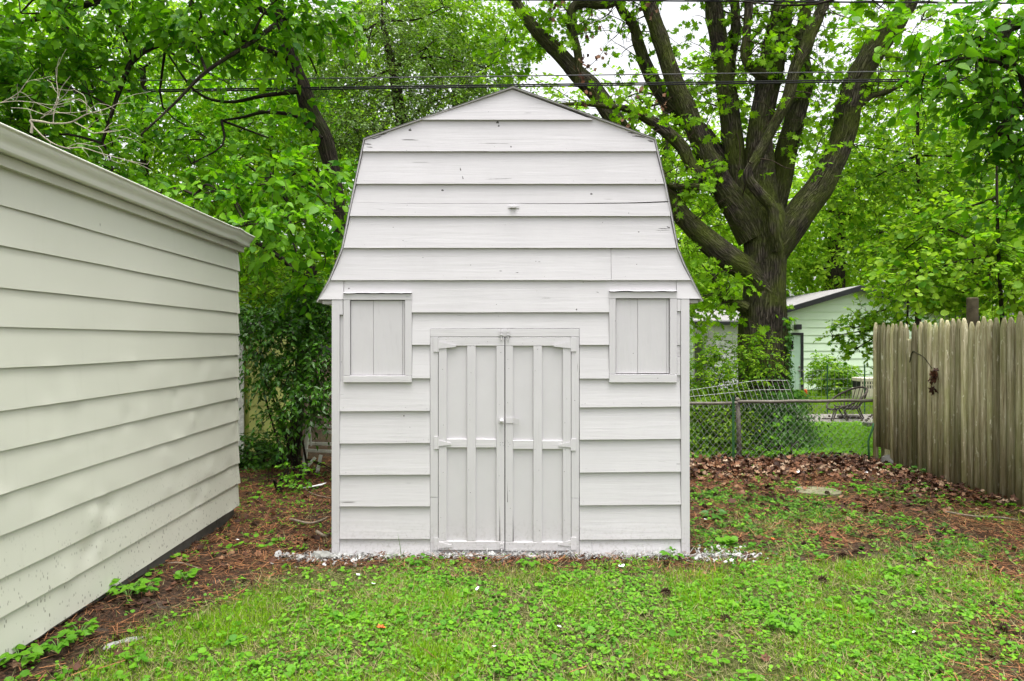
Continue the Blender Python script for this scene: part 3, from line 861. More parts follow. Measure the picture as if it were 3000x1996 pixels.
prof = [(0.031, 2.56), (0.031, 2.459), (0.084, 2.459), (0.088, 2.466), (0.089, 2.482), (0.094, 2.496), (0.105, 2.508), (0.117, 2.521), (0.125, 2.536), (0.127, 2.546), (0.137, 2.547), (0.138, 2.556), (0.124, 2.557), (0.122, 2.540), (0.112, 2.525), (0.100, 2.513), (0.088, 2.500), (0.083, 2.484), (0.080, 2.465), (0.037, 2.465), (0.037, 2.56)]
def gutter_pt(s, o, z):
    kink = 0.010 * math.exp(-((s - 0.30) / 0.10) ** 2) - 0.012 * max(0, 0.30 - s) 
    return FG(s, z + kink * 0.7, o + kink * (1 if o > 0.06 else 0))
ss = [-0.09, -0.05, 0.0, 0.06, 0.12, 0.18, 0.24, 0.30, 0.36, 0.42, 0.5, 0.7] + [1.0 + 0.4 * k for k in range(13)] + [GL]
mb = MB(); n = len(prof)
for s in ss: mb.v += [tuple(gutter_pt(s, o, z)) for o, z in prof]
for i in range(len(ss) - 1):
    for k in range(n): mb.f.append((i*n + k, i*n + (k+1) % n, (i+1)*n + (k+1) % n, (i+1)*n + k))
mb.f.append(tuple(range(n))); mb.f.append(tuple(len(mb.v) - 1 - k for k in range(n)))
mb.prism([gutter_pt(-0.092, o, z) for o, z in prof[1:12] + [(0.031, 2.556)]], gs * 0.002)
gut = mb.build('gutter', M_GUTTER, garage)
for pol in gut.data.polygons: pol.use_smooth = len(pol.vertices) == 4
mb = MB(); mb.prism([FG(-0.06, 2.562, 0.03), FG(-0.06, 2.562 + 0.26 * 2.43, -2.4), FG(-0.06, 2.562, -4.83), FG(-0.06, 2.43, -4.83), FG(-0.06, 2.43, 0.0)], gs * (GL + 0.1)); mb.build('roof', M_SHINGLE, garage)

# ================================================================== STOCKADE FENCE
def fx(y): return 4.80 + (9.04 - y) * 0.0615
fence = thing('picket_fence', 'weathered grey-brown stockade fence of tall pointed half-round pickets', 'fence', (4.9, 6.5, 0))
rp = random.Random(21)
y = 9.04; k = 0
shapes = []
def picket_mesh(w, top, bot, lean, broken=False):
    mb = MB(); n = 6
    ring = [(-(w/2) * math.cos(math.pi * i / n), -0.036 * math.sin(math.pi * i / n)) for i in range(n + 1)] + [(w/2, 0.010), (-w/2, 0.010)]
    levels = [(bot, 1.0), (bot + (top - bot) * .5, 1.0), (top - 0.12, 1.0), (top - 0.065, 0.78), (top - 0.025, 0.46), (top, 0.14)] if not broken else [(bot, 1.0), (top - .03, 1.0), (top, .9)]
    m = len(ring)
    for (z, sc) in levels:
        for (a, b) in ring: mb.v.append((a * sc + lean * z + rp.uniform(-.0012, .0012), (b if sc == 1 else b * (0.4 + 0.6*sc)), z))
    for i in range(len(levels) - 1):
        for q in range(m): mb.f.append((i*m + q, i*m + (q+1) % m, (i+1)*m + (q+1) % m, (i+1)*m + q))
    mb.f.append(tuple(range(m))[::-1]); mb.f.append(tuple((len(levels)-1)*m + q for q in range(m)))
    return mb
while y > 3.2:
    w = rp.uniform(0.070, 0.088)
    if k == 8: top, bot, br = 1.62, -0.03, True
    elif k in (1, 2, 3): top, bot, br = 1.82 + rp.uniform(-.02, .02), 0.20 + rp.uniform(-.01, .02), False
    else: top, bot, br = 1.83 + rp.uniform(-.03, .025) + (0.03 if y < 6.8 else 0), -0.05, False
    mb = picket_mesh(w, top, bot, rp.uniform(-.006, .006), br)
    o = mb.build('picket', M_PICKET, None)
    o.data.polygons.foreach_set('use_smooth', np.ones(len(o.data.polygons), dtype=bool))
    yc = y - w / 2
    Mx = Matrix.Translation((fx(yc) + rp.uniform(-.006, .006), yc, 0)) @ Matrix.Rotation(-math.pi/2 + 0.0615 + rp.uniform(-.05, .05), 4, 'Z')
    o.data.transform(Mx); attach(o, fence)
    y -= w + rp.uniform(0.007, 0.014); k += 1
for z in (0.35, 0.95, 1.50):
    mb = MB(); mb.prism([(fx(9.0) + 0.020, 9.0, z), (fx(3.2) + 0.020, 3.2, z), (fx(3.2) + 0.06, 3.2, z), (fx(9.0) + 0.06, 9.0, z)], (0, 0, 0.085)); mb.build('rail', M_PICKET, fence)
for py in (8.96, 6.6, 4.2):
    mb = MB(); mb.box((fx(py) + 0.062, py - .045, -0.1), (fx(py) + 0.15, py + .045, 1.7)); mb.build('post', M_PICKET, fence)
# round post standing behind the pickets
pp = P(2848, 900, 7.75)
mb = MB(); mb.tube([(pp.x, 7.75, -0.1), (pp.x, 7.75, 1.0), (pp.x + .004, 7.75, 2.075), (pp.x + .004, 7.75, 2.088)], [0.061, 0.060, 0.059, 0.052], 14)
tag(mb.build('round_post', M_POST, None), 'dark round timber post rising above the tops of the picket fence', 'post')
# dead leaf bunch caught on the pickets

# ================================================================== CHAIN LINK FENCE and wire
chain = thing('chain_link_fence', 'low rusty galvanised chain link fence with a top rail beside the big tree', 'fence', (2.5, 9.04, 0))
def rail_z(x): return 0.775 + 0.012 * (x - 2.0)
for (a, b, dz) in ((-1.2, 2.98, -0.012), (2.99, 4.79, 0.0)):
    mb = MB(); n = 14
    mb.tube([(a + (b - a) * t / n, 9.04, rail_z(a + (b-a)*t/n) + dz + 0.004 * math.sin(t * 1.3)) for t in range(n + 1)], 0.021, 10)
    mb.build('top_rail', M_GALV, chain, smooth=True)
mb = MB(); mb.tube([(3.03, 9.075, -0.1), (3.015, 9.075, 0.4), (3.00, 9.075, 0.80)], 0.030, 12); mb.tube([(3.00, 9.075, 0.80), (3.00, 9.075, 0.825), (3.0, 9.075, 0.845)], [0.034, 0.034, 0.008], 12)
mb.build('post', M_GALV, chain, smooth=True)
mb = MB(); mb.tube([(-1.1, 9.075, -0.1), (-1.1, 9.075, 0.80)], 0.030, 12); mb.build('post', M_GALV, chain, smooth=True)
mb = MB()
x0, x1, z0m, z1m, st = -1.1, 4.76, 0.03, 0.77, 0.082
for sg in (1, -1):
    c = x0 - 1.0
    while c < x1 + 1.0:
        zz = []
        for t in np.linspace(0, 1, 12):
            z = z0m + (z1m - z0m) * t
            x = c + sg * (z - 0.4) * 0.88
            if x0 <= x <= x1: zz.append((x + 0.003 * math.sin(31 * z + c), 9.012 + sg * 0.0022 * math.cos(46 * z) + 0.012 * math.sin(x * 2.1 + z * 3), z))
        if len(zz) > 1: mb.tube(zz, 0.0018, 3, cap=False)
        c += st
o = mb.build('wire_mesh', M_WIRE, chain); o['kind'] = 'stuff'

def wire_panel(name, label, x0, x1, y, z0, z1f, lean, sp, hs, r=0.0028, mat=M_WIRE, group=None):
    t = thing(name, label, 'wire mesh', ((x0 + x1) / 2, y, z0), group)
    mb = MB(); x = x0
    while x <= x1:
        h = z1f(x)
        mb.tube([(x, y, z0), (x + lean * .5 * (h - z0), y + .004, (z0 + h) / 2), (x + lean * (h - z0), y + .01, h)], r, 4)
        x += sp
    o = mb.build('upright_wires', mat, t); o['kind'] = 'stuff'
    mb = MB()
    for q in hs:
        pts = [(x0 + (x1 - x0) * k / 10 + lean * (z1f(x0 + (x1 - x0) * k / 10) - z0) * q, y + .004 + .004 * q, z0 + (z1f(x0 + (x1 - x0) * k / 10) - z0) * q) for k in range(11)]
        mb.tube(pts, r, 4)
    o = mb.build('cross_wires', mat, t); o['kind'] = 'stuff'
    return t
wire_panel('welded_wire_panel', 'leaning strip of welded wire mesh standing above the fence rail in front of the trunk', 2.42, 3.80, 9.09, 0.68, lambda x: 0.93 + 0.14 * min(1, max(0, (x - 2.4) / 1.0)), -0.34, 0.069, (0.32, 0.68, 1.0), 0.0019, M_PALEWIRE)

def tpost(label, x, y, h, bend=None):
    mb = MB()
    mb.box((x - 0.016, y - 0.003, -0.15 + float(zg(x, y))), (x + 0.016, y + 0.003, h)); mb.box((x - 0.003, y + 0.004, -0.15 + float(zg(x, y))), (x + 0.003, y + 0.024, h))
    for k in range(int(h / 0.06)):
        mb.box((x - 0.006, y - 0.010, 0.05 + k * 0.06), (x + 0.006, y - 0.0032, 0.065 + k * 0.06))
    o = mb.build('steel_post', M_GREENPOST, None)
    return tag(o, label, 'post')
p1 = P(2148, 1200, 8.97)
tpost('thin green steel post just left of the galvanised fence post', p1.x, 8.965, 0.86)
mb = MB()
a = P(2549, 1345, 8.8); 
mb.tube([P(2546, 1352, 8.8), P(2545, 1320, 8.8), P(2544, 1292, 8.8), P(2549, 1275, 8.8), P(2557, 1257, 8.8), P(2559, 1240, 8.8)], 0.013, 8)
tag(mb.build('bent_rod', M_GREENPOST, None, smooth=True), 'bent dark green metal rod at the end of the picket fence', 'rod')
yp = 15.6
g15 = float(zg(7.0, yp))
for u, lab in ((2424, 'thin dark green post in front of the mint house, nearer its door'), (2533, 'thin dark green post in front of the cream slatted crate')):
    q = P(u, 1068, yp); tpost(lab, q.x, yp, q.z)
wa, wb = P(2330, 1100, yp + .05).x, P(2640, 1100, yp + .05).x
wire_panel('garden_wire_fence', 'thin wire garden fence strung between green posts across the back yard', wa, wb, yp + 0.05, g15, lambda x: 0.92, 0.0, 0.10, (0.2, 0.4, 0.6, 0.8, 1.0), 0.0028)

# ================================================================== BACK YARD: house, patio, chair
HY = 24.0
def hp(u, v, d=HY): return P(u, v, d)
def house_courses(fr, mat, parent, s0, s1, z0, z1, n, clip=None, out=0.03):
    h = (z1 - z0) / n
    for k in range(n):
        a, b = z0 + k * h, z0 + (k + 1) * h
        p = [(s0, a), (s1, a), (s1, b), (s0, b)]
        if clip: p = clip(a, b)
        if p: lap_poly(fr, 'siding_board', mat, parent, p, a, b + 0.02, out, 0.004, 0.02, 0)
house = thing('mint_house', 'mint green house with a low gable, black roof trim and a side door', 'house', (11.5, HY + 2, -0.25))
gx0, gx1 = hp(2262, 0).x, 16.4
apex = hp(2507, 846)
slope = 0.30
FH = Frame((0, HY, 0), (1, 0, 0), (0, -1, 0))
def roofz(x): return apex.z - abs(x - apex.x) * slope
gz0 = -0.12
eave = roofz(gx0)
def hclip(a, b):
    xl, xr = gx0, gx1
    pts = [(xl, a), (xr, a)]
    if b <= roofz(xl): return [(xl, a), (xr, a), (xr, b), (xl, b)]
    la = max(xl, apex.x - (apex.z - a) / slope); lb = apex.x - (apex.z - b) / slope
    ra = min(xr, apex.x + (apex.z - a) / slope); rb = apex.x + (apex.z - b) / slope
    if a >= apex.z - 0.02: return None
    if lb > rb: return [(la, a), (ra, a), (apex.x, apex.z)]
    poly = [(la, a), (ra, a), (max(rb, apex.x), b), (min(max(lb, xl), apex.x), b)]
    return poly
dl, dr = hp(2300, 0).x, hp(2345, 0).x
dt, db = hp(0, 982).z, -0.22
nb = 13; hgt = (apex.z - gz0) / nb
for k in range(nb):
    a, b = gz0 + k * hgt, gz0 + (k + 1) * hgt
    p = hclip(a, b)
    if p is None: continue
    if a < dt - 0.02:      # leave the doorway open
        lap_poly(FH, 'siding_board', M_MINT, house, [(gx0, a), (dl - .06, a), (dl - .06, b), (gx0, b)], a, b + .02, 0.03, 0.004, 0.02, 0)
        lap_poly(FH, 'siding_board', M_MINT, house, [(dr + .10, a), (gx1, a), (gx1, b), (dr + .10, b)], a, b + .02, 0.03, 0.004, 0.02, 0)
    else:
        lap_poly(FH, 'siding_board', M_MINT, house, p, a, b + .02, 0.03, 0.004, 0.02, 0)
mb = MB(); mb.prism([(gx0, HY + .03, -0.3), (gx1, HY + .03, -0.3), (gx1, HY + .03, roofz(gx1) - .05), (apex.x, HY + .03, apex.z - .05), (gx0, HY + .03, roofz(gx0) - .05)], (0, 8, 0)); mb.build('wall', M_MINT, house)
mb = MB(); mb.box((gx0, HY - 0.01, -0.4), (gx1, HY + .028, gz0 - 0.003)); mb.build('foundation', M_CONC, house)
for sg in (-1, 1):
    xe = gx0 - 0.35 if sg < 0 else gx1 + 0.3
    mb = MB(); mb.prism([(apex.x, HY - .32, apex.z + 0.02), (xe, HY - .32, roofz(xe) + 0.02), (xe, HY - .32, roofz(xe) + 0.09), (apex.x, HY - .32, apex.z + 0.09)], (0, 8.5, 0)); mb.build('roof', M_HROOF, house)
    mb = MB(); mb.prism([(apex.x, HY - .36, apex.z - 0.10), (xe, HY - .36, roofz(xe) - 0.10), (xe, HY - .36, roofz(xe) + 0.075), (apex.x, HY - .36, apex.z + 0.075)], (0, 0.035, 0)); mb.build('fascia', M_BLACK, house)
d = MB().box((dl, HY - 0.012, db), (dr, HY + 0.02, dt)).build('door', M_MINTDOOR, house)
MB().box((dr, HY - .04, db), (dr + .095, HY + .02, dt + .08)).build('door_trim', M_BLACK, house)
MB().box((dl - .055, HY - .04, dt), (dr, HY + .02, dt + .08)).build('door_trim', M_BLACK, house)
a = hp(2307, 999); b = hp(2323.5, 1024)
MB().box((a.x - .1, HY - .024, b.z), (b.x, HY - .014, a.z)).build('pane', M_GLASS, d)
MB().box((a.x - .1, HY - .030, b.z - .04), (b.x + .03, HY - .0245, b.z - .004)).build('pane_trim', M_WHITE, d)
for v in (1075, 1087):
    k = hp(2341, v); mb = MB(); mb.tube([(k.x, HY - .01, k.z), (k.x, HY - .05, k.z), (k.x, HY - .07, k.z)], [.03, .035, .02], 8); mb.build('handle', M_GALV, d)
a = hp(2324, 951); b = hp(2341, 966)
mb = MB(); mb.box((a.x, HY - .24, b.z), (b.x, HY - .05, a.z)); mb.box((a.x + .08, HY - .06, b.z + .05), (b.x - .08, HY - .03, a.z - .05)); mb.build('floodlight', M_BLACK, house, bevel=.01)

# white wing with a low eave to the left of the trunk
WY = 25.0
wing = thing('white_house', 'low white house with dark gutter and grey shingle roof behind the trunk', 'house', (7.2, WY + 2, -0.25))
wl_, wr_ = P(2031, 0, WY).x, P(2275, 0, WY).x
ez = P(0, 948, WY).z
FW = Frame((0, WY, 0), (1, 0, 0), (0, -1, 0))
house_courses(FW, M_WHITE, wing, P(2093, 0, WY).x, wr_, -0.2, ez - 0.02, 9)
mb = MB(); mb.box((P(2093, 0, WY).x, WY + .03, -.4), (wr_, WY + 5, ez)); mb.build('wall', M_WHITE, wing)
mb = MB(); mb.box((wl_, WY + 1.2, -.4), (P(2093, 0, WY).x - .01, WY + 5, ez)); mb.build('porch_wall', M_WHITE, wing)
house_courses(Frame((0, WY + 1.2, 0), (1, 0, 0), (0, -1, 0)), M_WHITE, wing, wl_, P(2093, 0, WY).x - .01, -0.2, ez - 0.3, 8)
MB().box((wl_ - .1, WY - .05, ez - .27), (P(2093, 0, WY).x - .02, WY + .02, ez - .03)).build('porch_beam', M_WHITE, wing)
a = P(2060, 1000, WY); MB().box((a.x, WY + 1.13, -.2), (a.x + .30, WY + 1.165, 1.65)).build('porch_door', M_CONC, wing)
rt = P(0, 911, WY + 2.4)
mb = MB(); mb.prism([(wl_ - .2, WY - .3, ez + .05), (wr_ + .3, WY - .3, ez + .05), (wr_ + .3, WY + 2.6, rt.z), (wl_ - .2 + .35, WY + 2.6, rt.z)], (0, 0, 0.05)); mb.build('roof', M_HROOF, wing)
mb = MB(); mb.box((wl_ - .25, WY - .42, ez - .06), (wr_ + .3, WY - .31, ez + .06)); mb.build('gutter', M_BLACK, wing, bevel=.01)
mb = MB(); mb.tube([(wl_ - .05, WY - .36, ez - .06), (wl_ - .12, WY - .34, ez - .25), (wl_ - .16, WY - .3, ez - .5), (wl_ - .16, WY - .3, -.2)], .045, 6); mb.build('downpipe', M_BLACK, wing)
# outbuilding whose corner shows beside the shed
OY = 21.0
outb = thing('mint_outbuilding', 'corner of a pale mint clapboard outbuilding showing just beside the white shed', 'outbuilding', (P(1990, 0, OY).x, OY + 1, -.2))
ox1 = P(2030, 0, OY).x
FO = Frame((0, OY, 0), (1, 0, 0), (0, -1, 0))
house_courses(FO, M_MINT, outb, ox1 - 2.2, ox1, -0.2, P(0, 915, OY).z, 13, out=0.05)
MB().box((ox1 - 2.2, OY + .03, -.4), (ox1 - .02, OY + 2.5, P(0, 915, OY).z)).build('wall', M_MINT, outb)
mb = MB(); zt = P(0, 915, OY).z; mb.prism([(ox1 - 2.3, OY - .1, zt + .004), (ox1 + .05, OY - .1, zt + .004), (ox1 + .05, OY + 2.6, zt + .3), (ox1 - 2.3, OY + 2.6, zt + .3)], (0, 0, .06)); mb.build('roof', M_HROOF, outb)

# patio slab
PY0, PY1 = 13.7, 15.4
pz = float(zg(6.5, 14.5))
mb = MB(); mb.prism([(5.2, PY0, pz - .02), (9.5, PY0 + .1, pz - .02), (9.7, PY1, pz - .02), (5.0, PY1, pz - .02)], (0, 0, .05))
o = mb.build('patio', M_PATIO, None); o['kind'] = 'structure'
# hoop chair
CY = 14.3
cb = P(2482, 0, CY).x
ch = thing('hoop_chair', 'black iron garden chair with a round hoop back standing on the patio', 'chair', (cb, CY, pz + .03))
k_ = CY / F / 5.6
def cz(x, y, dy=0.0):       # zoomed pixel of the chair -> point
    q = P(2200 + x / 5.6, 1100 + y / 5.6, CY); return Vector((q.x, CY + dy, q.z))
C0 = cz(1575, 375)
ax1 = Vector((0.40, 0, 0.215)); ax2 = Vector((0.03, 0.36, 0.06))
ring = [C0 + ax1 * math.cos(t) + ax2 * math.sin(t) for t in np.linspace(0, 2 * math.pi, 33)]
mb = MB(); mb.tube(ring, 0.020, 8, cap=False); mb.build('hoop', M_CHAIR, ch, smooth=True)
S0 = cz(1610, 520)
s1, s2 = Vector((0.185, 0, 0.01)), Vector((0, 0.20, 0.0))
sr = [S0 + s1 * math.cos(t) + s2 * math.sin(t) for t in np.linspace(0, 2 * math.pi, 25)]
mb = MB(); mb.tube(sr, 0.016, 6, cap=False)
for q in np.linspace(-.8, .8, 8):
    h = math.sqrt(1 - q * q)
    mb.tube([S0 + s1 * q - s2 * h, S0 + s1 * q + Vector((0, 0, -.05)), S0 + s1 * q + s2 * h], 0.009, 4)
    mb.tube([S0 + s2 * q - s1 * h, S0 + s2 * q + Vector((0, 0, -.045)), S0 + s2 * q + s1 * h], 0.009, 4)
mb.build('seat', M_CHAIR, ch)
for t in np.linspace(-2.2, 2.2, 15):
    mb = MB()
    a = S0 + s1 * math.cos(t) + s2 * math.sin(t); b = C0 + ax1 * math.cos(t * .82) + ax2 * math.sin(t * .82)
    mid = (a + b) / 2 + (b - S0).normalized() * .04 + Vector((0, 0, -.03))
    mb.tube(crom([a, mid, b], 4), 0.010, 4); mb.build('back_bar', M_CHAIR, ch)
mb = MB(); mb.tube(crom([cz(1290, 470, -.2), cz(1330, 495, -.22), cz(1450, 500, -.2), cz(1480, 520, -.1)], 4), .012, 6); mb.build('seat_front', M_CHAIR, ch)
gz_ = pz + .031
def hair(a, b, c, dy):
    mb = MB(); c2 = Vector((c.x, c.y, gz_ + .012))
    mb.tube(crom([a, (a * .35 + c2 * .65) + Vector((-.012, 0, 0)), c2 + Vector((-.022, 0, .02)), c2, c2 + Vector((.022, 0, .02)), (b * .35 + c2 * .65) + Vector((.012, 0, 0)), b], 4), .015, 6)
    mb.build('leg', M_CHAIR, ch)
hair(cz(1310, 500, -.2), cz(1340, 520, -.2), cz(1225, 810, -.30), -.2)
hair(cz(1500, 570, .15), cz(1600, 575, .15), cz(1590, 800, .12), .1)
hair(cz(1460, 560, -.18), cz(1485, 570, -.18), cz(1480, 800, -.25), -.2)
hair(cz(1740, 520, .02), cz(1780, 530, .02), cz(1850, 800, .05), 0)
# second chair mostly hidden behind the ivy
ch2 = thing('metal_chair', 'dark metal chair with a pale curved arm half hidden by the ivied trunk', 'chair', (P(2325, 0, 12.2).x, 12.2, float(zg(5, 12.2))))
def c2p(x, y, dy=0): q = P(2200 + x / 5.6, 1100 + y / 5.6, 12.2); return Vector((q.x, 12.2 + dy, q.z))
mb = MB(); mb.tube(crom([c2p(560, 270, .1), c2p(650, 265), c2p(710, 320), c2p(738, 390), c2p(750, 470)], 5), .011, 8); mb.build('arm', M_WHITEWOOD, ch2, smooth=True)
mb = MB(); mb.tube([c2p(750, 470), c2p(775, 590), c2p(825, 745, -.05)], .013, 6); mb.build('leg', M_CHAIR, ch2)
mb = MB(); mb.tube([c2p(730, 480, .2), c2p(770, 600, .2), c2p(800, 700, .25)], .013, 6); mb.build('leg', M_CHAIR, ch2)
mb = MB(); mb.tube([c2p(560, 300, .3), c2p(600, 560, .3), c2p(590, 745, .3)], .013, 6); mb.build('leg', M_CHAIR, ch2)
mb = MB(); mb.prism([c2p(520, 500, 0), c2p(755, 490, 0), c2p(755, 490, .4), c2p(520, 500, .4)], (0, 0, .03)); mb.build('seat', M_CHAIR, ch2)
# flat dark tray under the chair, cream crate and orange marker by the house
a = P(2478, 1223, 14.6)
mb = MB(); mb.prism([(a.x - .24, 14.45, pz + .034), (a.x + .2, 14.40, pz + .034), (a.x + .32, 14.72, pz + .034), (a.x - .1, 14.78, pz + .034)], (0, 0, .05)); mb.tube([(a.x - .2, 14.42, pz + .05), (a.x - .45, 14.36, pz + .045), (a.x - .62, 14.36, pz + .045)], .012, 6)
tag(mb.build('fire_grate', M_CHAIR, None), 'flat black iron grate with a handle lying on the patio under the hoop chair', 'grate')
KY = 19.5
crate = thing('pet_crate', 'cream plastic crate with slotted sides standing by the mint house', 'crate', (P(2545, 0, KY).x, KY + .3, float(zg(10, KY))))
a = P(2524, 1114, KY); b = P(2600, 1138, KY)
zc = float(zg(10, KY))
MB().box((a.x + .02, KY + .02, zc), (b.x, KY + .55, a.z - .01)).build('black_core', M_BLACK, crate)  # black box filling the crate behind its slats
MB().box((a.x, KY, a.z - .05), (b.x + .03, KY + .57, a.z + .06)).build('lid', M_CREAM, crate, bevel=.015)
MB().box((a.x, KY, zc), (b.x + .03, KY + .57, b.z - .01)).build('base', M_CREAM, crate, bevel=.01)
nx = 11
for k in range(nx):
    x = a.x + (b.x - a.x) * k / (nx - 1)
    MB().box((x - .018, KY, b.z - .009), (x + .018, KY + .019, a.z - .051)).build('slat', M_CREAM, crate)
MB().box((a.x, KY - .004, (a.z + b.z) / 2 - .035), (b.x, KY - .0005, (a.z + b.z) / 2 - .002)).build('crossbar', M_CREAM, crate)
a = P(2366, 1152, 20.5); za = float(zg(a.x, 20.5))
mb = MB(); mb.tube([(a.x + .04, 20.5, za), (a.x - .01, 20.5, za + .14), (a.x - .06, 20.5, za + .28)], [.055, .05, .04], 10); mb.tube([(a.x - .06, 20.5, za + .28), (a.x - .075, 20.5, za + .33)], [.042, .03], 10)
tag(mb.build('orange_canister', M_ORANGE, None), 'small tilted orange canister on the ground by the mint house door', 'canister')
MB_ = MB(); a = P(2542, 1258, 12.9); zb = float(zg(a.x, 12.9))
MB_.box((a.x - .05, 12.8, zb - .02), (a.x + .5, 13.0, zb + .12)); tag(MB_.build('concrete_block', M_CONC, None, bevel=.008), 'grey concrete block on the grass at the patio edge', 'block')

# ================================================================== between garage and shed
yb = thing('yellow_shed', 'yellow lap-sided outbuilding with a white corner post behind the bushes', 'outbuilding', (-3.6, 9.4, 0))
FY = Frame((0, 9.3, 0), (1, 0, 0), (0, -1, 0))
yl, yr = -6.0, P(775, 0, 9.3).x
house_courses(FY, M_YELLOW, yb, yl, P(716, 0, 9.3).x - .005, 0.05, P(0, 985, 9.3).z, 10, out=.02)
house_courses(FY, M_YELLOW, yb, P(731, 0, 9.3).x - .0, yr, 0.05, P(0, 975, 9.3).z, 10, out=.02)
MB().box((yl, 9.33, -.1), (yr - .01, 11.0, 1.7)).build('wall', M_YELLOW, yb)
MB().box((P(696, 0, 9.25).x, 9.245, -.05), (P(714, 0, 9.25).x, 9.27, P(0, 985, 9.25).z)).build('corner_post', M_WHITEWOOD, yb)
MB().box((yl, 9.2, P(0, 985, 9.25).z), (P(724, 0, 9.2).x, 9.28, P(0, 950, 9.2).z)).build('fascia', M_WHITEWOOD, yb)
mb = MB(); mb.prism([(yl, 9.1, 1.76), (yr, 9.1, 1.76), (yr, 11.1, 1.95), (yl, 11.1, 1.95)], (0, 0, .04)); mb.build('roof', M_WOOD_GAPSHADE, yb)
# broken white slatted frame
TY = 8.32
tre = thing('slatted_frame', 'broken white wooden slatted frame leaning in the bushes behind the shed', 'frame', (P(930, 0, TY).x, TY, 0))
def tp(x, y, dy=0.0): q = P(680 + x / 2.613, 900 + y / 2.613, TY); return Vector((q.x, TY + dy, q.z))
def bar(name, a, b, w, th=.02):
    d = (b - a); L = d.length; d.normalize(); sdv = Vector((0, 1, 0)).cross(d).normalized()
    mb = MB(); mb.prism([a - sdv * w / 2, a + sdv * w / 2, b + sdv * w / 2, b - sdv * w / 2], (0, th, 0)); return mb.build(name, M_WHITEWOOD, tre, bevel=.002)
bar('upright', tp(545, 1260), tp(580, 890), .045, .035)
bar('upright', tp(830, 1260, .02), tp(835, 890, .02), .045, .035)
for (x0, y0, x1, y1) in ((578, 905, 840, 918), (690, 955, 840, 962), (590, 1042, 840, 1052), (555, 1095, 840, 1108)):
    bar('slat', tp(x0, y0, -.024), tp(x1, y1, -.024), .036)
bar('broken_slat', tp(575, 1225, -.05), tp(640, 1150, -.03), .035)
bar('broken_slat', tp(655, 1290, -.06), tp(683, 1130, -.03), .04)
bar('broken_slat', tp(612, 1060, -.05), tp(603, 920, -.05), .018)
a = P(912, 1434, 7.35)
mb = MB(); mb.prism([(a.x - .10, 7.30, .012), (a.x + .10, 7.40, .03), (a.x + .13, 7.47, .04), (a.x + .02, 7.43, .02), (a.x - .08, 7.36, .012)], (0, 0, .006)); tag(mb.build('torn_plastic', M_PAPER, None), 'torn strip of white plastic on the litter behind the shed corner', 'plastic strip')

# ================================================================== overhead cables
def cable(name, label, u0, v0, u1, v1, d, r, mat, sag=0.05, twist=False):
    a, b = P(u0, v0, d), P(u1, v1, d)
    t = (b - a)
    A = a - t * 1.5; B = b + t * 1.5
    pts = []
    for k in range(61):
        q = k / 60; p = A + (B - A) * q; p.z -= sag * 0 - 0.004 * (q - .5) ** 2; pts.append(p)
    mb = MB(); mb.tube(pts, r, 6)
    if twist: mb.tube([p + Vector((0, .012 * math.cos(i * 2.2), .010 + .010 * math.sin(i * 2.2))) for i, p in enumerate(pts)], r * .6, 5)
    return tag(mb.build(name, mat, None), label, 'cable', 'overhead cables')
cable('overhead_cable', 'thin pale overhead wire just above the thick black pair over the shed', 270, 238, 2665, 209, 9.4, .008, M_ALUWIRE)
cable('overhead_cable', 'upper strand of the thick black overhead cable pair above the shed', 360, 265, 2665, 232.5, 9.25, .0105, M_CABLE)
cable('overhead_cable', 'lower strand of the thick black overhead cable pair above the shed', 360, 270, 2665, 238, 9.35, .0105, M_CABLE)
cable('overhead_cable', 'highest overhead cable with a pale spiral wrap crossing the tree limbs', 1830, 2, 2684, 8, 9.4, .012, M_CABLE, twist=True)

# ================================================================== LEAVES
def fan(outline, z=None):
    """Fan triangles round the first point."""
    V = np.array([(x, y, 0.0 if z is None else z(x, y)) for x, y in outline]); n = len(V)
    return V, np.array([(0, i, i + 1) for i in range(1, n - 1)] + [(0, n - 1, 1)])
def ovate(w=0.30, fold=0.07, droop=0.10):
    ys = [0.0, 0.16, 0.42, 0.72, 1.0]; ws = [0.0, 0.72, 1.0, 0.66, 0.0]
    V = []; Fc = []
    for y, k in zip(ys, ws):
        z = -droop * y * y
        if k == 0: V.append((0, y, z))
        else: V += [(-w*k, y - .04, z + fold*k), (0, y, z), (w*k, y - .04, z + fold*k)]
    b = [0, 1, 4, 7, 10]
    Fc += [(0, 2, 1), (0, 3, 2)]
    for i in (1, 4):
        Fc += [(i, i+1, i+4), (i, i+4, i+3), (i+1, i+2, i+5), (i+1, i+5, i+4)]
    Fc += [(7, 8, 10), (8, 9, 10)]
    return np.array(V, float), np.array(Fc)
def ovate_lo(w=0.27, fold=0.06, droop=0.08):
    V = [(0,0,0), (-w, .42, fold), (0, .5, -droop*.3), (w, .42, fold), (0, 1, -droop)]
    return np.array(V, float), np.array([(0,2,1), (0,3,2), (1,2,4), (2,3,4)])
def diamond(w=0.28):
    return np.array([(0,0,0), (-w,.45,.05), (w,.45,.05), (0,1,-.05)], float), np.array([(0,2,1), (1,2,3)])
def maple():
    pts = [(0, 0.36)]
    tips = [(-128, .42), (-70, .78), (-28, .55), (0, .0)]
    ol = [(0, .02), (.20, .10), (.40, .03), (.27, .30), (.62, .42), (.34, .52), (.40, .80), (.14, .66), (0, 1.05), (-.14, .66), (-.40, .80), (-.34, .52), (-.62, .42), (-.27, .30), (-.40, .03), (-.20, .10)]
    return fan(pts + ol, lambda x, y: 0.10 * abs(x) - 0.12 * y * y)
def roundleaf():
    ol = [(0, 0.06), (.30, .02), (.50, .32), (.40, .72), (.10, .95), (-.28, .85), (-.50, .45), (-.34, .05)]
    return fan([(0, .42)] + ol, lambda x, y: 0.22 * (x*x + (y-.4)**2))
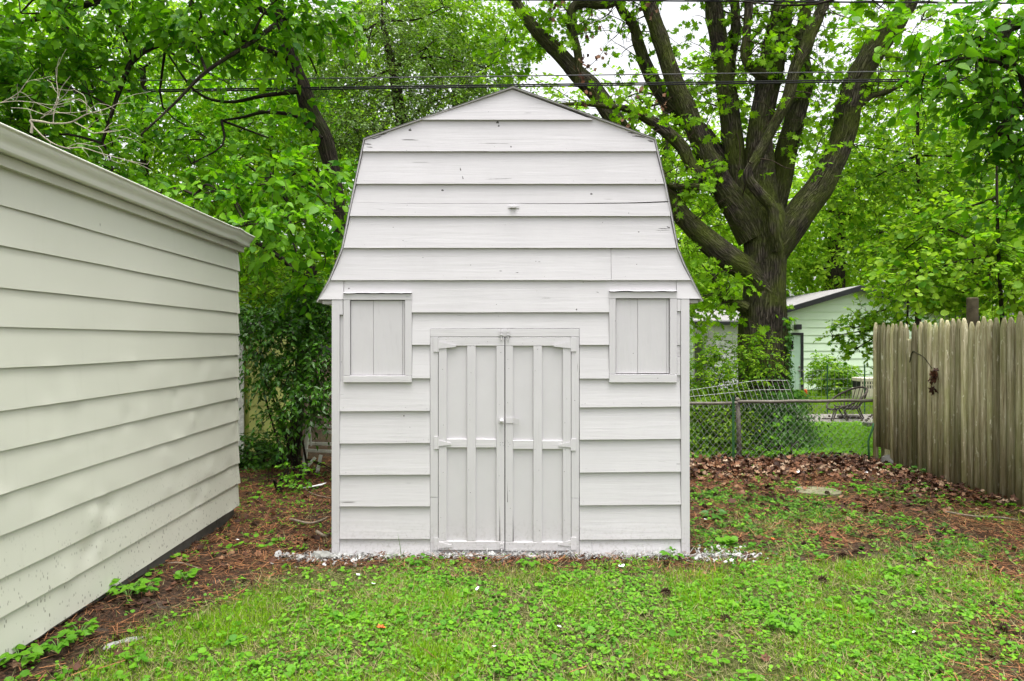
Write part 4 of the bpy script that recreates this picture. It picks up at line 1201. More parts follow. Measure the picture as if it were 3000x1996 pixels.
def blade():
    return np.array([(-.5, 0, 0), (.5, 0, 0), (-.42, .5, .10), (.42, .5, .10), (0, 1, .34)], float) * np.array([0.06, 1, 1]), np.array([(0,1,3), (0,3,2), (2,3,4)])
def needle():
    return np.array([(-.5, 0, 0), (.5, 0, 0), (.4, 1, .05), (-.4, 1, .05)], float) * np.array([0.040, 1, 1]), np.array([(0,1,2), (0,2,3)])
def deadleaf():
    ol = [(0, 0), (.28, .16), (.45, .12), (.34, .45), (.42, .72), (.12, .78), (0, 1.0), (-.16, .74), (-.45, .70), (-.30, .40), (-.42, .10), (-.22, .14)]
    return fan([(0, .42)] + ol, lambda x, y: 0.55 * (abs(x) ** 1.3) + 0.25 * (y - .4) ** 2 + .05 * math.sin(9 * x + 7 * y))

T_OV, T_LO, T_DI, T_MA, T_RO, T_BL, T_NE, T_DL = ovate(), ovate_lo(), diamond(), maple(), roundleaf(), blade(), needle(), deadleaf()
T_BIG = ovate(0.31, 0.06, 0.16)
T_GLOSSY = ovate_lo(0.24, 0.07, 0.12)

def leaf_frames(tip, nrm):
    y = unit(tip); x = unit(np.cross(y, nrm)); z = np.cross(x, y)
    return x, y, z
def leaf_mesh(name, tmpl, pos, tip, nrm, size, tint, curl=None):
    V, Fc = tmpl
    N = len(pos); K = len(V)
    x, y, z = leaf_frames(tip, nrm)
    if curl is None: curl = RNG.uniform(0.2, 2.2, N)
    sz_ = size[:, None, None]
    W = pos[:, None, :] + sz_ * (V[None, :, 0:1] * x[:, None, :] + V[None, :, 1:2] * y[:, None, :] + (V[None, :, 2:3] * curl[:, None, None]) * z[:, None, :])
    FF = (Fc[None] + (np.arange(N) * K)[:, None, None]).reshape(-1, 3)
    return mesh_np(name, W.reshape(-1, 3), FF, True, {'tint': (np.repeat(tint, K), 'FLOAT')})

def rnd_dir(n):
    v = RNG.normal(size=(n, 3)); return unit(v)
UP = np.array([0, 0, 1.0])

def sprays(o, d, L, K, droop=0.25, out=None, upw=0.7, spread=0.9, jit=0.45):
    """Twigs from o along d carrying K leaves each. Returns positions, tips, normals and the twig polylines."""
    N = len(o); d = unit(d)
    t = (np.arange(K) + 0.6) / K
    t = t[None, :] + RNG.uniform(-.3, .3, (N, K)) / K
    L = np.broadcast_to(np.asarray(L, float), (N,))
    pos = o[:, None] + d[:, None] * (L[:, None] * t)[..., None] - UP * (droop * L[:, None] * t**2)[..., None]
    lat = unit(np.cross(d, UP + 0.001))
    sgn = np.where(np.arange(K) % 2 == 0, 1, -1)[None, :] * RNG.choice([-1, 1], (N, 1))
    tip = d[:, None] * 0.65 + lat[:, None] * (sgn * spread)[..., None] - UP * (0.25 + droop * t)[..., None] + RNG.normal(size=(N, K, 3)) * 0.30
    nrm = UP * upw + d[:, None] * 0.35 + RNG.normal(size=(N, K, 3)) * jit
    tw = np.stack([o, o + d * (L * .5)[:, None] - UP * (droop * L * .25)[:, None], o + d * (L * .95)[:, None] - UP * (droop * L * .9)[:, None]], 1)
    return pos.reshape(-1, 3), tip.reshape(-1, 3), nrm.reshape(-1, 3), tw

def twig_mesh(name, tw, r0=0.004, r1=0.0015):
    """Three-sided twigs from polylines tw (N, M, 3)."""
    N, M, _ = tw.shape
    d = unit(tw[:, -1] - tw[:, 0])
    a = unit(np.cross(d, UP + np.array([.01, .02, 0]))); b = np.cross(d, a)
    rr = np.linspace(r0, r1, M)
    ang = np.array([0, 2.094, 4.189])
    off = a[:, None, None] * np.cos(ang)[None, None, :, None] + b[:, None, None] * np.sin(ang)[None, None, :, None]
    V = tw[:, :, None] + off * rr[None, :, None, None]
    q = []
    for m in range(M - 1):
        for k in range(3):
            k2 = (k + 1) % 3
            q.append((m*3 + k, m*3 + k2, (m+1)*3 + k2, (m+1)*3 + k))
    q = np.array(q)
    FF = (q[None] + (np.arange(N) * M * 3)[:, None, None]).reshape(-1, 4)
    return mesh_np(name, V.reshape(-1, 3), FF, True)

def limb_mesh(name, paths, sides=10, per=6, rough=0.06):
    """paths: list of [(x,y,z,r)...]; smooth tapered limbs with a bark coordinate."""
    VV = []; FF = []; BC = []; base = 0
    for path in paths:
        A = crom(np.array(path, float), per)
        pts, rad = A[:, :3], np.maximum(A[:, 3], 0.0015)
        n = len(pts)
        seg = np.r_[0, np.cumsum(np.linalg.norm(np.diff(pts, axis=0), axis=1))]
        ref = np.array([0.3, 1.0, 0.1]); seed = RNG.uniform(0, 99)
        ang = np.arange(sides) * 2 * math.pi / sides
        for i in range(n):
            t = unit(pts[min(i+1, n-1)] - pts[max(i-1, 0)])
            a = unit(ref - t * np.dot(ref, t)); c = np.cross(t, a); ref = a
            lump = 1 + rough * 2 * (vnoise(ang * 0.9 + seed, seg[i] * 3.0 / max(rad[i] * 8, .3) + seed, 3) - 0.5) + rough * (vnoise(np.cos(ang) * 2 + seed, seg[i] * 1.2 + seed, 7) - .5)
            ring = pts[i] + (a[None] * np.cos(ang)[:, None] + c[None] * np.sin(ang)[:, None]) * (rad[i] * lump)[:, None]
            VV.append(ring)
            BC.append(np.stack([np.cos(ang) * rad[i] + seed, np.sin(ang) * rad[i], np.full(sides, seg[i])], -1))
        I, K = np.meshgrid(np.arange(n - 1), np.arange(sides), indexing='ij')
        k2 = (K + 1) % sides
        FF.append(np.stack([base + I*sides + K, base + I*sides + k2, base + (I+1)*sides + k2, base + (I+1)*sides + K], -1).reshape(-1, 4))
        base += n * sides
    return mesh_np(name, np.vstack(VV), np.vstack(FF), True, {'bark_co': (np.vstack(BC), 'FLOAT_VECTOR')})

def path_px(pts, d, scale=1.0):
    """[(u, v, width_px, (ddepth))] -> [(x, y, z, r)]"""
    out = []
    for p in pts:
        dd = d + (p[3] if len(p) > 3 else 0)
        q = P(p[0], p[1], dd); out.append((q.x, q.y, q.z, p[2] / 2 / F * dd * scale))
    return out
def z6(pts, d, ws=1.0):      # pixel of the upper-right study crop
    return path_px([(1500 + p[0] / 1.5713, p[1] / 1.5713, p[2] / 1.5713 * ws) + tuple(p[3:]) for p in pts], d)
def z7(pts, d):
    return path_px([(p[0] / 1.5713, p[1] / 1.5713, p[2] / 1.5713) + tuple(p[3:]) for p in pts], d)

def blob_points(blobs, n):
    """n points spread through ellipsoids [(x,y,z,rx,ry,rz,weight)], denser to the outside."""
    B = np.array(blobs, float); w = B[:, 6] * B[:, 3] * B[:, 5]; w = w / w.sum()
    idx = RNG.choice(len(B), n, p=w)
    u = rnd_dir(n); r = RNG.uniform(0.15, 1.0, n) ** 0.45
    off = u * r[:, None]
    return B[idx, :3] + off * B[idx, 3:6], u, idx

def px_blobs(lst):
    """[(u, v, depth, radius_m, (flat), (weight))] -> ellipsoids in the scene."""
    out = []
    for b in lst:
        q = P(b[0], b[1], b[2]); fl = b[4] if len(b) > 4 else 0.75; w = b[5] if len(b) > 5 else 1.0
        out.append((q.x, q.y, q.z, b[3], b[3], b[3] * fl, w))
    return out

def branches_to(skel, blobs, sub=5, r0=0.02):
    """Curved branches from the nearest skeleton point to every clump, and sub-branches inside it."""
    sk = np.vstack([np.array(s)[:, :3] for s in skel]); out = []
    for b in blobs:
        c = np.array(b[:3]); i = np.argmin(np.linalg.norm((sk - c) * np.array([1, 1, 0.7]), axis=1)); a = sk[i]
        mid = (a + c) / 2 + RNG.normal(size=3) * 0.10 * np.linalg.norm(c - a) + np.array([0, 0, .06])
        if np.linalg.norm(c - a) > 0.15: out.append([(*a, r0 * 1.2), (*mid, r0 * 0.85), (*c, r0 * 0.5)])
        for k in range(sub):
            e = c + rnd_dir(1)[0] * np.array(b[3:6]) * RNG.uniform(.5, .95)
            m2 = (c + e) / 2 + RNG.normal(size=3) * 0.08 * b[3]
            out.append([(*c, r0 * 0.5), (*m2, r0 * 0.35), (*e, r0 * 0.15)])
    return out

CAMP = np.array([0, 0, CAM_Z])
def in_frame(p, m=0.0):
    u = 1500 + p[:, 0] / p[:, 1] * F; v = 998 - (p[:, 2] - CAM_Z) / p[:, 1] * F
    return (u > -m) & (u < 3000 + m) & (v > -m) & (v < 1996 + m)

def crown(parent, mat, tmpl, blobs, n, L, K, size, droop=0.25, twig=True, upw=0.7, jit=0.45, name='foliage', single=0, tint=(0, 1), twmat=None, spread=0.9, reject=None, twr=0.004):
    o, u, idx = blob_points(blobs, n)
    if reject is not None:
        keep = ~reject(o); o, u = o[keep], u[keep]; n = len(o)
    d = u * np.array([1, 1, 0.45]) + RNG.normal(size=(n, 3)) * 0.45
    pos, tip, nrm, tw = sprays(o, d, L * RNG.uniform(.6, 1.3, n), K, droop, None, upw, spread, jit)
    if reject is not None:
        kp = ~reject(pos); pos, tip, nrm = pos[kp], tip[kp], nrm[kp]
    N = len(pos)
    sz_ = size * RNG.uniform(0.42, 1.28, N)
    tn = np.clip(RNG.normal(0.48, 0.32, N), 0, 1) * (tint[1] - tint[0]) + tint[0]
    if single:
        vis = in_frame(pos, -20)
        dist = np.where(vis, np.linalg.norm(pos - CAMP, axis=1), 1e9)
        pick = np.argsort(dist)[:single]
        variants = []
        V, Fc = tmpl
        for k in range(8):
            Vk = V.copy(); Vk[:, 2] *= 0.4 + 0.28 * k
            me = mesh_np('leaf', Vk, Fc, True, {'tint': (np.full(len(V), 0.15 + 0.1 * k), 'FLOAT')}); me.materials.append(mat); variants.append(me)
        x, y, z = leaf_frames(tip[pick], nrm[pick])
        for q, i in enumerate(pick):
            o_ = link(bpy.data.objects.new('leaf', variants[int(RNG.integers(8))]))
            M = Matrix(((x[q,0], y[q,0], z[q,0], pos[i,0]), (x[q,1], y[q,1], z[q,1], pos[i,1]), (x[q,2], y[q,2], z[q,2], pos[i,2]), (0,0,0,1))) @ Matrix.Scale(float(sz_[i]), 4)
            o_.matrix_world = M
            o_.parent = parent; o_.matrix_parent_inverse = Matrix.Translation(-Vector(parent.location))
        keep = np.ones(N, bool); keep[pick] = False
        pos, tip, nrm, sz_, tn = pos[keep], tip[keep], nrm[keep], sz_[keep], tn[keep]
    me = leaf_mesh(name, tmpl, pos, tip, nrm, sz_, tn)
    o_ = obj(name, me, mat, parent); o_['kind'] = 'stuff'
    if twig:
        t_ = obj('twigs', twig_mesh('twigs', tw, twr, twr * .35), twmat or M_TWIG, parent); t_['kind'] = 'stuff'
    return o_

L_BIG = mat_leaf('broad_leaf', (0.034, 0.145, 0.004), (0.195, 0.420, 0.012), 0.48, 0.5, 0.20)
L_MAPLE = mat_leaf('maple_leaf', (0.110, 0.270, 0.006), (0.230, 0.420, 0.016), 0.50, 0.55, 0.16)
L_SMALL = mat_leaf('small_grey_green_leaf', (0.070, 0.150, 0.026), (0.180, 0.290, 0.060), 0.38, 0.5, 0.22)
L_FRESH = mat_leaf('fresh_leaf', (0.075, 0.215, 0.009), (0.290, 0.460, 0.026), 0.48, 0.55, 0.16)
L_BACK = mat_leaf('background_leaf', (0.110, 0.250, 0.010), (0.310, 0.470, 0.034), 0.50, 0.6, 0.12)
L_UNDER = mat_leaf('understory_leaf', (0.045, 0.165, 0.005), (0.230, 0.420, 0.016), 0.45, 0.55, 0.15)
L_GLOSS = mat_leaf('glossy_dark_leaf', (0.016, 0.080, 0.005), (0.110, 0.300, 0.016), 0.28, 0.28, 0.45)
L_IVY = mat_leaf('ivy_leaf', (0.024, 0.095, 0.010), (0.100, 0.250, 0.022), 0.30, 0.4, 0.3)
L_WEED = mat_leaf('weed_leaf', (0.060, 0.200, 0.008), (0.175, 0.390, 0.018), 0.38, 0.5, 0.2)
L_GIVY = mat_leaf('ground_ivy_leaf', (0.030, 0.105, 0.008), (0.125, 0.270, 0.024), 0.35, 0.5, 0.18)
L_GRASS = mat_leaf('grass_blade', (0.075, 0.210, 0.005), (0.270, 0.450, 0.016), 0.42, 0.55, 0.15)
L_STRAW = mat_leaf('dry_grass', (0.22, 0.18, 0.07), (0.46, 0.40, 0.20), 0.25, 0.7, 0.15)
L_THATCH = mat_leaf('thatch', (0.045, 0.050, 0.016), (0.30, 0.27, 0.13), 0.2, 0.7, 0.1)
L_NEEDLE = mat_leaf('pine_needle', (0.045, 0.018, 0.009), (0.37, 0.170, 0.075), 0.1, 0.7, 0.15, (1, 1, 1))
def mat_dead():
    m = NT('dead_leaf')
    col = m.ramp(m.attr('tint').outputs['Fac'], [(0.0, (0.022, 0.010, 0.007)), (0.3, (0.085, 0.036, 0.020)), (0.55, (0.20, 0.085, 0.040)), (0.75, (0.26, 0.15, 0.085)), (1.0, (0.42, 0.33, 0.235))])
    col = m.mix(m.ramp(m.noise(m.coords((1, 1, 1)), 30, 3), [(0.4, W3(0)), (0.65, W3(0.5))]), col, (0.06, 0.032, 0.02))
    return m.done(col, 0.7, None, 0.2)
L_DEAD = mat_dead()

def tree(name, label, base, group=None, cat='tree'):
    return thing(name, label, cat, base, group)

# ------------------------------------------------------------------ the big maple
TD = 10.5
tb = P(2240, 1340, TD)
mapl = tree('maple_tree', 'big multi-stemmed maple with mossy limbs and ivy round its trunk beside the shed', (tb.x, TD, -0.1))
trunk = path_px([(2246, 1372, 220), (2244, 1330, 182), (2238, 1260, 156), (2235, 1180, 141), (2235, 1060, 134), (2236, 930, 127), (2240, 830, 120), (2242, 740, 124), (2240, 660, 134), (2232, 610, 114)], TD)
obj('trunk', limb_mesh('trunk', [trunk], 36, 10, 0.08), M_BARK, mapl)
limbs = [
    z6([(1180, 1340, 120), (1110, 1265, 125), (1000, 1190, 118), (880, 1095, 104), (800, 1010, 90), (740, 920, 78), (680, 820, 76), (590, 700, 78, .1), (480, 570, 84, .2), (400, 440, 84, .3), (300, 340, 78, .3), (210, 240, 68, .3), (110, 140, 54, .3), (30, 30, 46, .3), (-40, -80, 40, .3)], TD - .15),
    z6([(1120, 1090, 150), (1050, 970, 135), (960, 850, 124), (905, 735, 104), (860, 640, 86), (800, 490, 80), (740, 350, 76), (690, 200, 74), (640, 60, 70), (600, -60, 64)], TD - .05),
    z6([(900, 830, 60), (830, 770, 60), (790, 690, 60), (740, 630, 60), (660, 570, 50), (590, 530, 38), (520, 500, 28), (430, 490, 22), (330, 480, 18), (220, 480, 14)], TD - .25),
    z6([(1040, 900, 80, .2), (960, 740, 78, .3), (880, 620, 74, .35), (780, 530, 70, .4), (700, 450, 66, .4), (640, 350, 60, .4), (590, 230, 54, .4), (560, 120, 46, .4), (500, 40, 40, .4), (460, -50, 36, .4)], TD),
    z6([(1060, 960, 110, .15), (1030, 800, 100, .2), (1010, 600, 98, .2), (990, 450, 92, .2), (970, 300, 88, .2), (945, 150, 86, .2), (925, 0, 78, .2), (915, -90, 72, .2)], TD),
    z6([(985, 640, 46, .5), (990, 450, 48, .5), (1010, 260, 45, .5), (1030, 120, 42, .5), (1020, -40, 38, .5)], TD),
    z6([(1140, 1060, 190), (1135, 900, 160), (1140, 760, 128), (1140, 600, 112), (1170, 430, 108), (1190, 320, 108), (1210, 200, 102), (1240, 80, 98), (1265, -60, 88)], TD + .05),
    z6([(1170, 360, 52), (1120, 320, 48), (1075, 265, 44), (1080, 160, 40), (1090, 30, 38), (1085, -60, 34)], TD - .1),
    z6([(1200, 1000, 110, .25), (1235, 850, 100, .25), (1260, 720, 96, .25), (1290, 600, 90, .25), (1325, 470, 78, .25), (1350, 350, 68, .25), (1330, 220, 58, .25), (1350, 60, 50, .25), (1360, -60, 44, .25)], TD),
    z6([(1220, 1150, 56, .1), (1207, 1060, 46), (1198, 960, 48), (1135, 885, 50), (1087, 805, 46), (1140, 700, 44), (1210, 570, 48), (1270, 450, 54), (1300, 320, 54), (1350, 220, 58), (1390, 120, 54), (1430, 30, 46), (1460, -60, 40)], TD - .45),
    z6([(1190, 1180, 130), (1270, 1060, 132), (1340, 960, 122), (1420, 860, 114), (1480, 740, 106), (1530, 600, 102), (1560, 460, 102), (1610, 320, 104), (1680, 210, 98), (1760, 110, 86), (1830, 10, 70), (1880, -70, 60)], TD - .1),
    z6([(1580, 500, 36), (1650, 445, 32), (1720, 425, 27), (1800, 385, 18), (1880, 340, 12)], TD - .15),
    z6([(930, 870, 34), (850, 858, 34), (770, 862, 30), (700, 845, 24), (640, 800, 16)], TD - .3),
    z6([(300, 400, 34, .3), (305, 260, 36, .2), (275, 130, 40, .2), (280, 40, 42, .2), (330, 15, 40, .2), (420, 25, 34, .2), (480, 10, 28, .2), (540, -40, 24, .2)], TD - .2),
    path_px([(2185, 905, 36), (2150, 885, 30), (2125, 877, 26), (2110, 862, 16), (2104, 842, 10), (2090, 800, 8)], TD - .2),
]
for L_ in limbs:
    obj('limb', limb_mesh('limb', [L_], 16, 8, 0.13), M_BARK, mapl)
# thin side branches off the limbs, each carrying leaf sprays
def side_twigs(limbs, n, lo=0.35, hi=1.2, zbias=0.25, rmin=0.006):
    out = []
    for k in range(n):
        L_ = limbs[int(RNG.integers(len(limbs)))]; A = crom(np.array(L_), 4)
        i = int(RNG.integers(len(A) // 4, len(A))); a = A[i, :3]
        d = rnd_dir(1)[0]; d[2] = d[2] * .6 + zbias * .4; d[1] *= .7; d = unit(d)
        ln = RNG.uniform(lo, hi)
        p = [(*a, max(rmin * 1.6, A[i, 3] * .16))]
        q = a.copy(); dd = d.copy()
        for s_ in range(4):
            dd = unit(dd + RNG.normal(size=3) * .35); q = q + dd * ln / 4
            p.append((*q, rmin * (1.3 - .27 * s_)))
        out.append(p)
    return out
mt = side_twigs(limbs, 210)
bare = side_twigs(limbs, 150, .5, 1.6, .3, .0045)
t_ = obj('branchlets', limb_mesh('branchlets', mt + bare, 5, 3, 0.0), M_TWIG, mapl); t_['kind'] = 'stuff'
ends = np.array([p[k][:3] for p in mt for k in (2, 3, 4)])
ends = ends[RNG.random(len(ends)) < 0.85]
blobs = [(*e, .22, .22, .16, 1.0) for e in ends]
crown(mapl, L_MAPLE, T_MA, blobs, 1150, 0.24, 5, 0.100, 0.35, True, 0.55, 0.5, single=300, tint=(.25, 1))
# higher crown above the frame, which shades the stems and closes the top
topb = px_blobs([(1560, -250, 10.5, 1.1), (1800, -330, 11, 1.2), (2100, -420, 10.8, 1.3), (2400, -380, 11, 1.3), (2650, -260, 10.6, 1.1), (2000, -150, 11.5, .8, .6, .4), (2300, -180, 9.8, .9, .6, .5), (1600, 60, 11.0, .55, .7, .6), (1500, 150, 10.8, .5, .7, .7), (1760, 60, 11.2, .4, .7, .4), (2500, 60, 10.4, .6, .6, .6), (2420, 300, 10.9, .35, .6, .5)])
crown(mapl, L_MAPLE, T_MA, topb, 1500, 0.3, 6, 0.11, 0.35, True, 0.5, 0.5, name='upper_foliage')

# ivy climbing the trunk: a plant of its own
ivy = tree('ivy_plant', 'dense ivy and creeper leaves wrapped round the foot of the maple trunk', (tb.x, TD - .4, -0.05), cat='ivy')
A = crom(np.array(trunk), 10)
def on_trunk(n, zlo, zhi, extra):
    z = RNG.uniform(zlo, zhi, n); i = np.array([np.argmin(np.abs(A[:, 2] - q)) for q in z])
    an = RNG.uniform(math.pi * 0.9, math.pi * 2.1, n)
    nr = np.stack([np.cos(an), np.sin(an), np.zeros(n)], -1)
    return np.stack([A[i, 0], A[i, 1], z], -1) + nr * (A[i, 3] * 1.04 + np.abs(RNG.normal(0, extra, n)))[:, None], nr
p1_, n1_ = on_trunk(5200, -0.05, 0.85, 0.16); p2_, n2_ = on_trunk(1300, 0.8, 1.95, 0.025)
keep = (RNG.random(len(p2_)) < np.where(n2_[:, 0] > .55, 1.0, np.clip(1.45 - p2_[:, 2], .0, 1)))
p2_, n2_ = p2_[keep], n2_[keep]
ip = np.vstack([p1_, p2_]); inn = np.vstack([n1_, n2_])
low = np.clip(0.55 - ip[:, 2], 0, 1)
ip = ip + inn * (low * RNG.uniform(0, .5, len(ip)))[:, None]
me = leaf_mesh('foliage', T_LO, ip, -UP * .8 + inn * .5 + RNG.normal(size=ip.shape) * .5, inn + UP * .5 + RNG.normal(size=ip.shape) * .4, RNG.uniform(.045, .085, len(ip)), RNG.random(len(ip)))
o = obj('foliage', me, L_IVY, ivy); o['kind'] = 'stuff'
stem = []
for k in range(9):
    an = RNG.uniform(math.pi * 1.0, math.pi * 2.0); pts = []
    for z in np.linspace(-0.1, RNG.uniform(.9, 1.7), 7):
        i = np.argmin(np.abs(A[:, 2] - z)); an += RNG.normal() * .12
        pts.append((A[i, 0] + math.cos(an) * A[i, 3] * 1.03, A[i, 1] + math.sin(an) * A[i, 3] * 1.03, z, .012 - .006 * z / 2))
    stem.append(pts)
obj('vine_stems', limb_mesh('vine_stems', stem, 6, 3, 0), M_BARK2, ivy)

# ------------------------------------------------------------------ broad-leaved tree behind the garage
bl = tree('broadleaf_tree', 'leaning dark-trunked tree with large drooping oval leaves hanging over the garage gutter', (P(990, 0, 9.4).x, 9.4, 0))
blt = z7([(1590, 1700, 74), (1580, 1350, 66), (1562, 1000, 62), (1545, 860, 64), (1495, 650, 78), (1430, 520, 80), (1390, 400, 74), (1335, 250, 62), (1290, 60, 52), (1250, -80, 44)], 9.4)
obj('trunk', limb_mesh('trunk', [blt], 16, 8, 0.06), M_BARK2, bl)
bll = [z7([(1480, 640, 24), (1380, 545, 20), (1300, 522, 17), (1200, 520, 15), (1120, 540, 12), (1020, 555, 8)], 9.2),
       z7([(1340, 270, 34, 0), (1180, 215, 24, -.3), (1030, 150, 22, -.5), (860, 180, 22, -.6), (720, 212, 24, -.7), (615, 275, 26, -.8), (560, 390, 22, -.9), (520, 505, 18, -1), (470, 660, 12, -1)], 9.2),
       z7([(1290, 80, 30), (1000, -20, 30), (600, -30, 32), (400, 20, 30), (250, 60, 24), (80, 120, 16)], 8.8),
       z7([(255, -40, 34), (300, 130, 30), (345, 260, 26), (400, 420, 18), (450, 560, 12)], 8.9),
       z7([(1390, 420, 24), (1220, 440, 18), (1050, 470, 14), (900, 420, 12), (760, 230, 9)], 9.0),
       z7([(1540, 850, 26, 0), (1400, 860, 20, -.5), (1250, 850, 16, -1.0), (1050, 870, 11, -1.3), (900, 900, 8, -1.5)], 9.2),
       z7([(1300, 90, 26, 0), (1150, 200, 20, -.8), (950, 330, 16, -1.2), (800, 480, 12, -1.4), (650, 620, 8, -1.5)], 9.0)]
for L_ in bll: obj('limb', limb_mesh('limb', [L_], 10, 6, 0.05), M_BARK2, bl)
bb = px_blobs([(-250, 80, 8.3, 1.0), (60, 40, 7.8, .7), (300, 0, 8.2, .65), (560, 0, 8.0, .6), (800, 10, 8.2, .55), (760, 130, 8.3, .30), (560, 110, 8.1, .30), (-80, 330, 8.2, .9), (130, 230, 8.0, .55), (300, 190, 8.2, .35), (960, 60, 8.6, .35),
               (100, 400, 8.0, .5), (330, 500, 8.3, .35), (880, 300, 8.8, .22), (470, 570, 7.8, .30), (640, 560, 7.5, .36), (800, 520, 7.6, .36), (930, 500, 8.0, .30), (980, 620, 7.8, .32), (700, 470, 8.4, .25), (560, 480, 8.6, .28),
               (720, 660, 7.2, .30), (850, 660, 7.3, .34), (950, 740, 7.8, .30), (900, 830, 7.8, .24), (800, 740, 7.4, .18), (1010, 520, 8.6, .2), (-300, -300, 8.5, 1.2), (300, -350, 8.5, 1.3), (800, -300, 8.8, 1.1),
               (430, 280, 11.2, .55, .7, .7), (660, 240, 11.4, .5, .7, .6), (860, 260, 11.6, .5, .7, .6), (330, 420, 11.0, .5, .7, .7), (600, 400, 11.2, .5, .7, .7), (780, 400, 11.2, .45, .7, .6)])
def in_garage(p):
    return ((p[:, 1] < 6.55) & (p[:, 0] < -2.1) & (p[:, 2] < 3.6)) | ((p[:, 0] > -1.62) & (p[:, 1] < 8.3) & (p[:, 2] < 3.6) & (p[:, 0] < 1.5) & (p[:, 1] > 4.9))
bt = branches_to(bll + [blt], bb, 4, 0.016)
t_ = obj('branchlets', limb_mesh('branchlets', bt, 5, 3, 0.0), M_BARK2, bl); t_['kind'] = 'stuff'
crown(bl, L_BIG, T_BIG, bb, 2900, 0.32, 7, 0.118, 0.55, True, 0.55, 0.45, single=300, reject=in_garage, spread=0.8)

# ------------------------------------------------------------------ small-leaved tree behind the shed
sm = tree('small_leaved_tree', 'airy grey-green tree with tiny leaves rising behind the shed roof', (P(1230, 0, 11.5).x, 11.5, 0))
smt = path_px([(1240, 1250, 60), (1230, 900, 54), (1210, 600, 46), (1180, 380, 36), (1150, 200, 26), (1120, 60, 16)], 11.5)
obj('trunk', limb_mesh('trunk', [smt], 12, 6, 0.05), M_BARK2, sm)
sb = px_blobs([(1000, 260, 11.0, .55), (1080, 120, 11.2, .6), (1180, 260, 11.0, .6), (1040, 380, 10.6, .45), (1250, 140, 11.4, .55), (1330, 280, 11.3, .5), (1150, 360, 10.6, .45), (1420, 200, 11.6, .5), (950, 100, 11.5, .5), (1130, 0, 11.6, .6), (980, 420, 10.8, .3), (1300, 20, 11.6, .4, .7, .4)])
sbr = branches_to([smt], sb, 6, 0.018)
t_ = obj('branchlets', limb_mesh('branchlets', sbr, 5, 3, 0.0), M_BARK2, sm); t_['kind'] = 'stuff'
crown(sm, L_SMALL, T_LO, sb, 2300, 0.30, 8, 0.060, 0.45, True, 0.6, 0.5)

# ------------------------------------------------------------------ saplings and trees beyond the picket fence
def simple_tree(name, label, u, d, tw, h_v, bl_px, mat, tmpl, n, L, K, size, bark=M_BARK2, group=None, lean=0, droop=.3, twig=True, sub=5, r0=.014, bent=0.02, jit=.5):
    b = P(u, 0, d)
    t = tree(name, label, (b.x, d, float(zg(b.x, d)) - .05), group)
    vs = np.linspace(998 + 1.62 / d * F, h_v, 6)
    tr = path_px([(u + lean * k / 5 + (RNG.normal() * bent * F / d * .8 if 0 < k else 0), v, tw * (1 - .14 * k)) for k, v in enumerate(vs)], d)
    obj('trunk', limb_mesh('trunk', [tr], 10, 6, 0.06), bark, t)
    B = px_blobs(bl_px)
    br = branches_to([tr], B, sub, r0)
    q = obj('branchlets', limb_mesh('branchlets', br, 5, 3, 0.0), bark, t); q['kind'] = 'stuff'
    crown(t, mat, tmpl, B, n, L, K, size, droop, twig, .55, jit)
    return t
simple_tree('redbud_sapling', 'thin-stemmed sapling with small round leaves leaning over the picket fence tops', 2945, 8.6, 17, 380,
    [(2700, 820, 8.8, .42), (2850, 760, 8.6, .40), (2960, 830, 8.4, .38), (2780, 880, 8.8, .22), (3050, 700, 8.6, .5), (2900, 640, 9.0, .45), (2740, 660, 9.4, .45), (2640, 740, 9.6, .36)], L_FRESH, T_RO, 800, .34, 6, .080, lean=-25)
simple_tree('slender_tree', 'slender tree with fine pale leaves standing behind the round timber post', 2690, 11.5, 22, 250,
    [(2500, 560, 11.8, .6), (2640, 500, 11.5, .6), (2780, 560, 11.2, .6), (2900, 480, 11.5, .7), (2570, 690, 11.6, .45), (2720, 700, 11.4, .5), (2860, 680, 11, .5), (2480, 420, 12, .55), (2700, 380, 11.8, .6), (2980, 620, 11, .6), (2850, 330, 12, .6)], L_FRESH, T_OV, 1150, .36, 7, .105)
simple_tree('mulberry_sapling', 'leafy sapling arching in front of the mint house gable', 2660, 9.9, 16, 880,
    [(2500, 960, 10.2, .22), (2550, 920, 10.2, .22), (2440, 985, 10.2, .10), (2570, 1000, 10.0, .22), (2510, 1020, 10.1, .14), (2620, 950, 10, .28), (2600, 870, 10.2, .20)], L_FRESH, T_MA, 150, .28, 6, .085, twig=True)

# overhanging branch, near, upper right; backlit shade put into the leaf tint
oh = tree('overhanging_tree', 'nearby broad-leaved tree with backlit shade painted in its leaves, whose branches hang in over the picket fence', (P(3250, 0, 6.6).x, 6.6, 0))
oht = path_px([(3260, 1480, 110), (3240, 1000, 100), (3200, 600, 90), (3150, 250, 80), (3080, -60, 70), (3000, -250, 60)], 6.6)
obj('trunk', limb_mesh('trunk', [oht], 16, 6, 0.06), M_BARK2, oh)
ohl = [path_px([(3100, -20, 40), (3000, 60, 34), (2950, 90, 28), (2940, 160, 24), (2990, 220, 22), (3005, 290, 18), (2960, 340, 15), (2925, 385, 14), (2960, 405, 12), (3020, 425, 10)], 6.0),
       path_px([(3170, 330, 26), (3050, 260, 20), (2960, 200, 15), (2860, 170, 11), (2760, 180, 7)], 6.0),
       path_px([(3090, -40, 30), (2900, -60, 24), (2700, -50, 18), (2520, -20, 10), (2400, 10, 6)], 5.8)]
for L_ in ohl: obj('limb', limb_mesh('limb', [L_], 10, 6, 0.06), M_BARK2, oh)
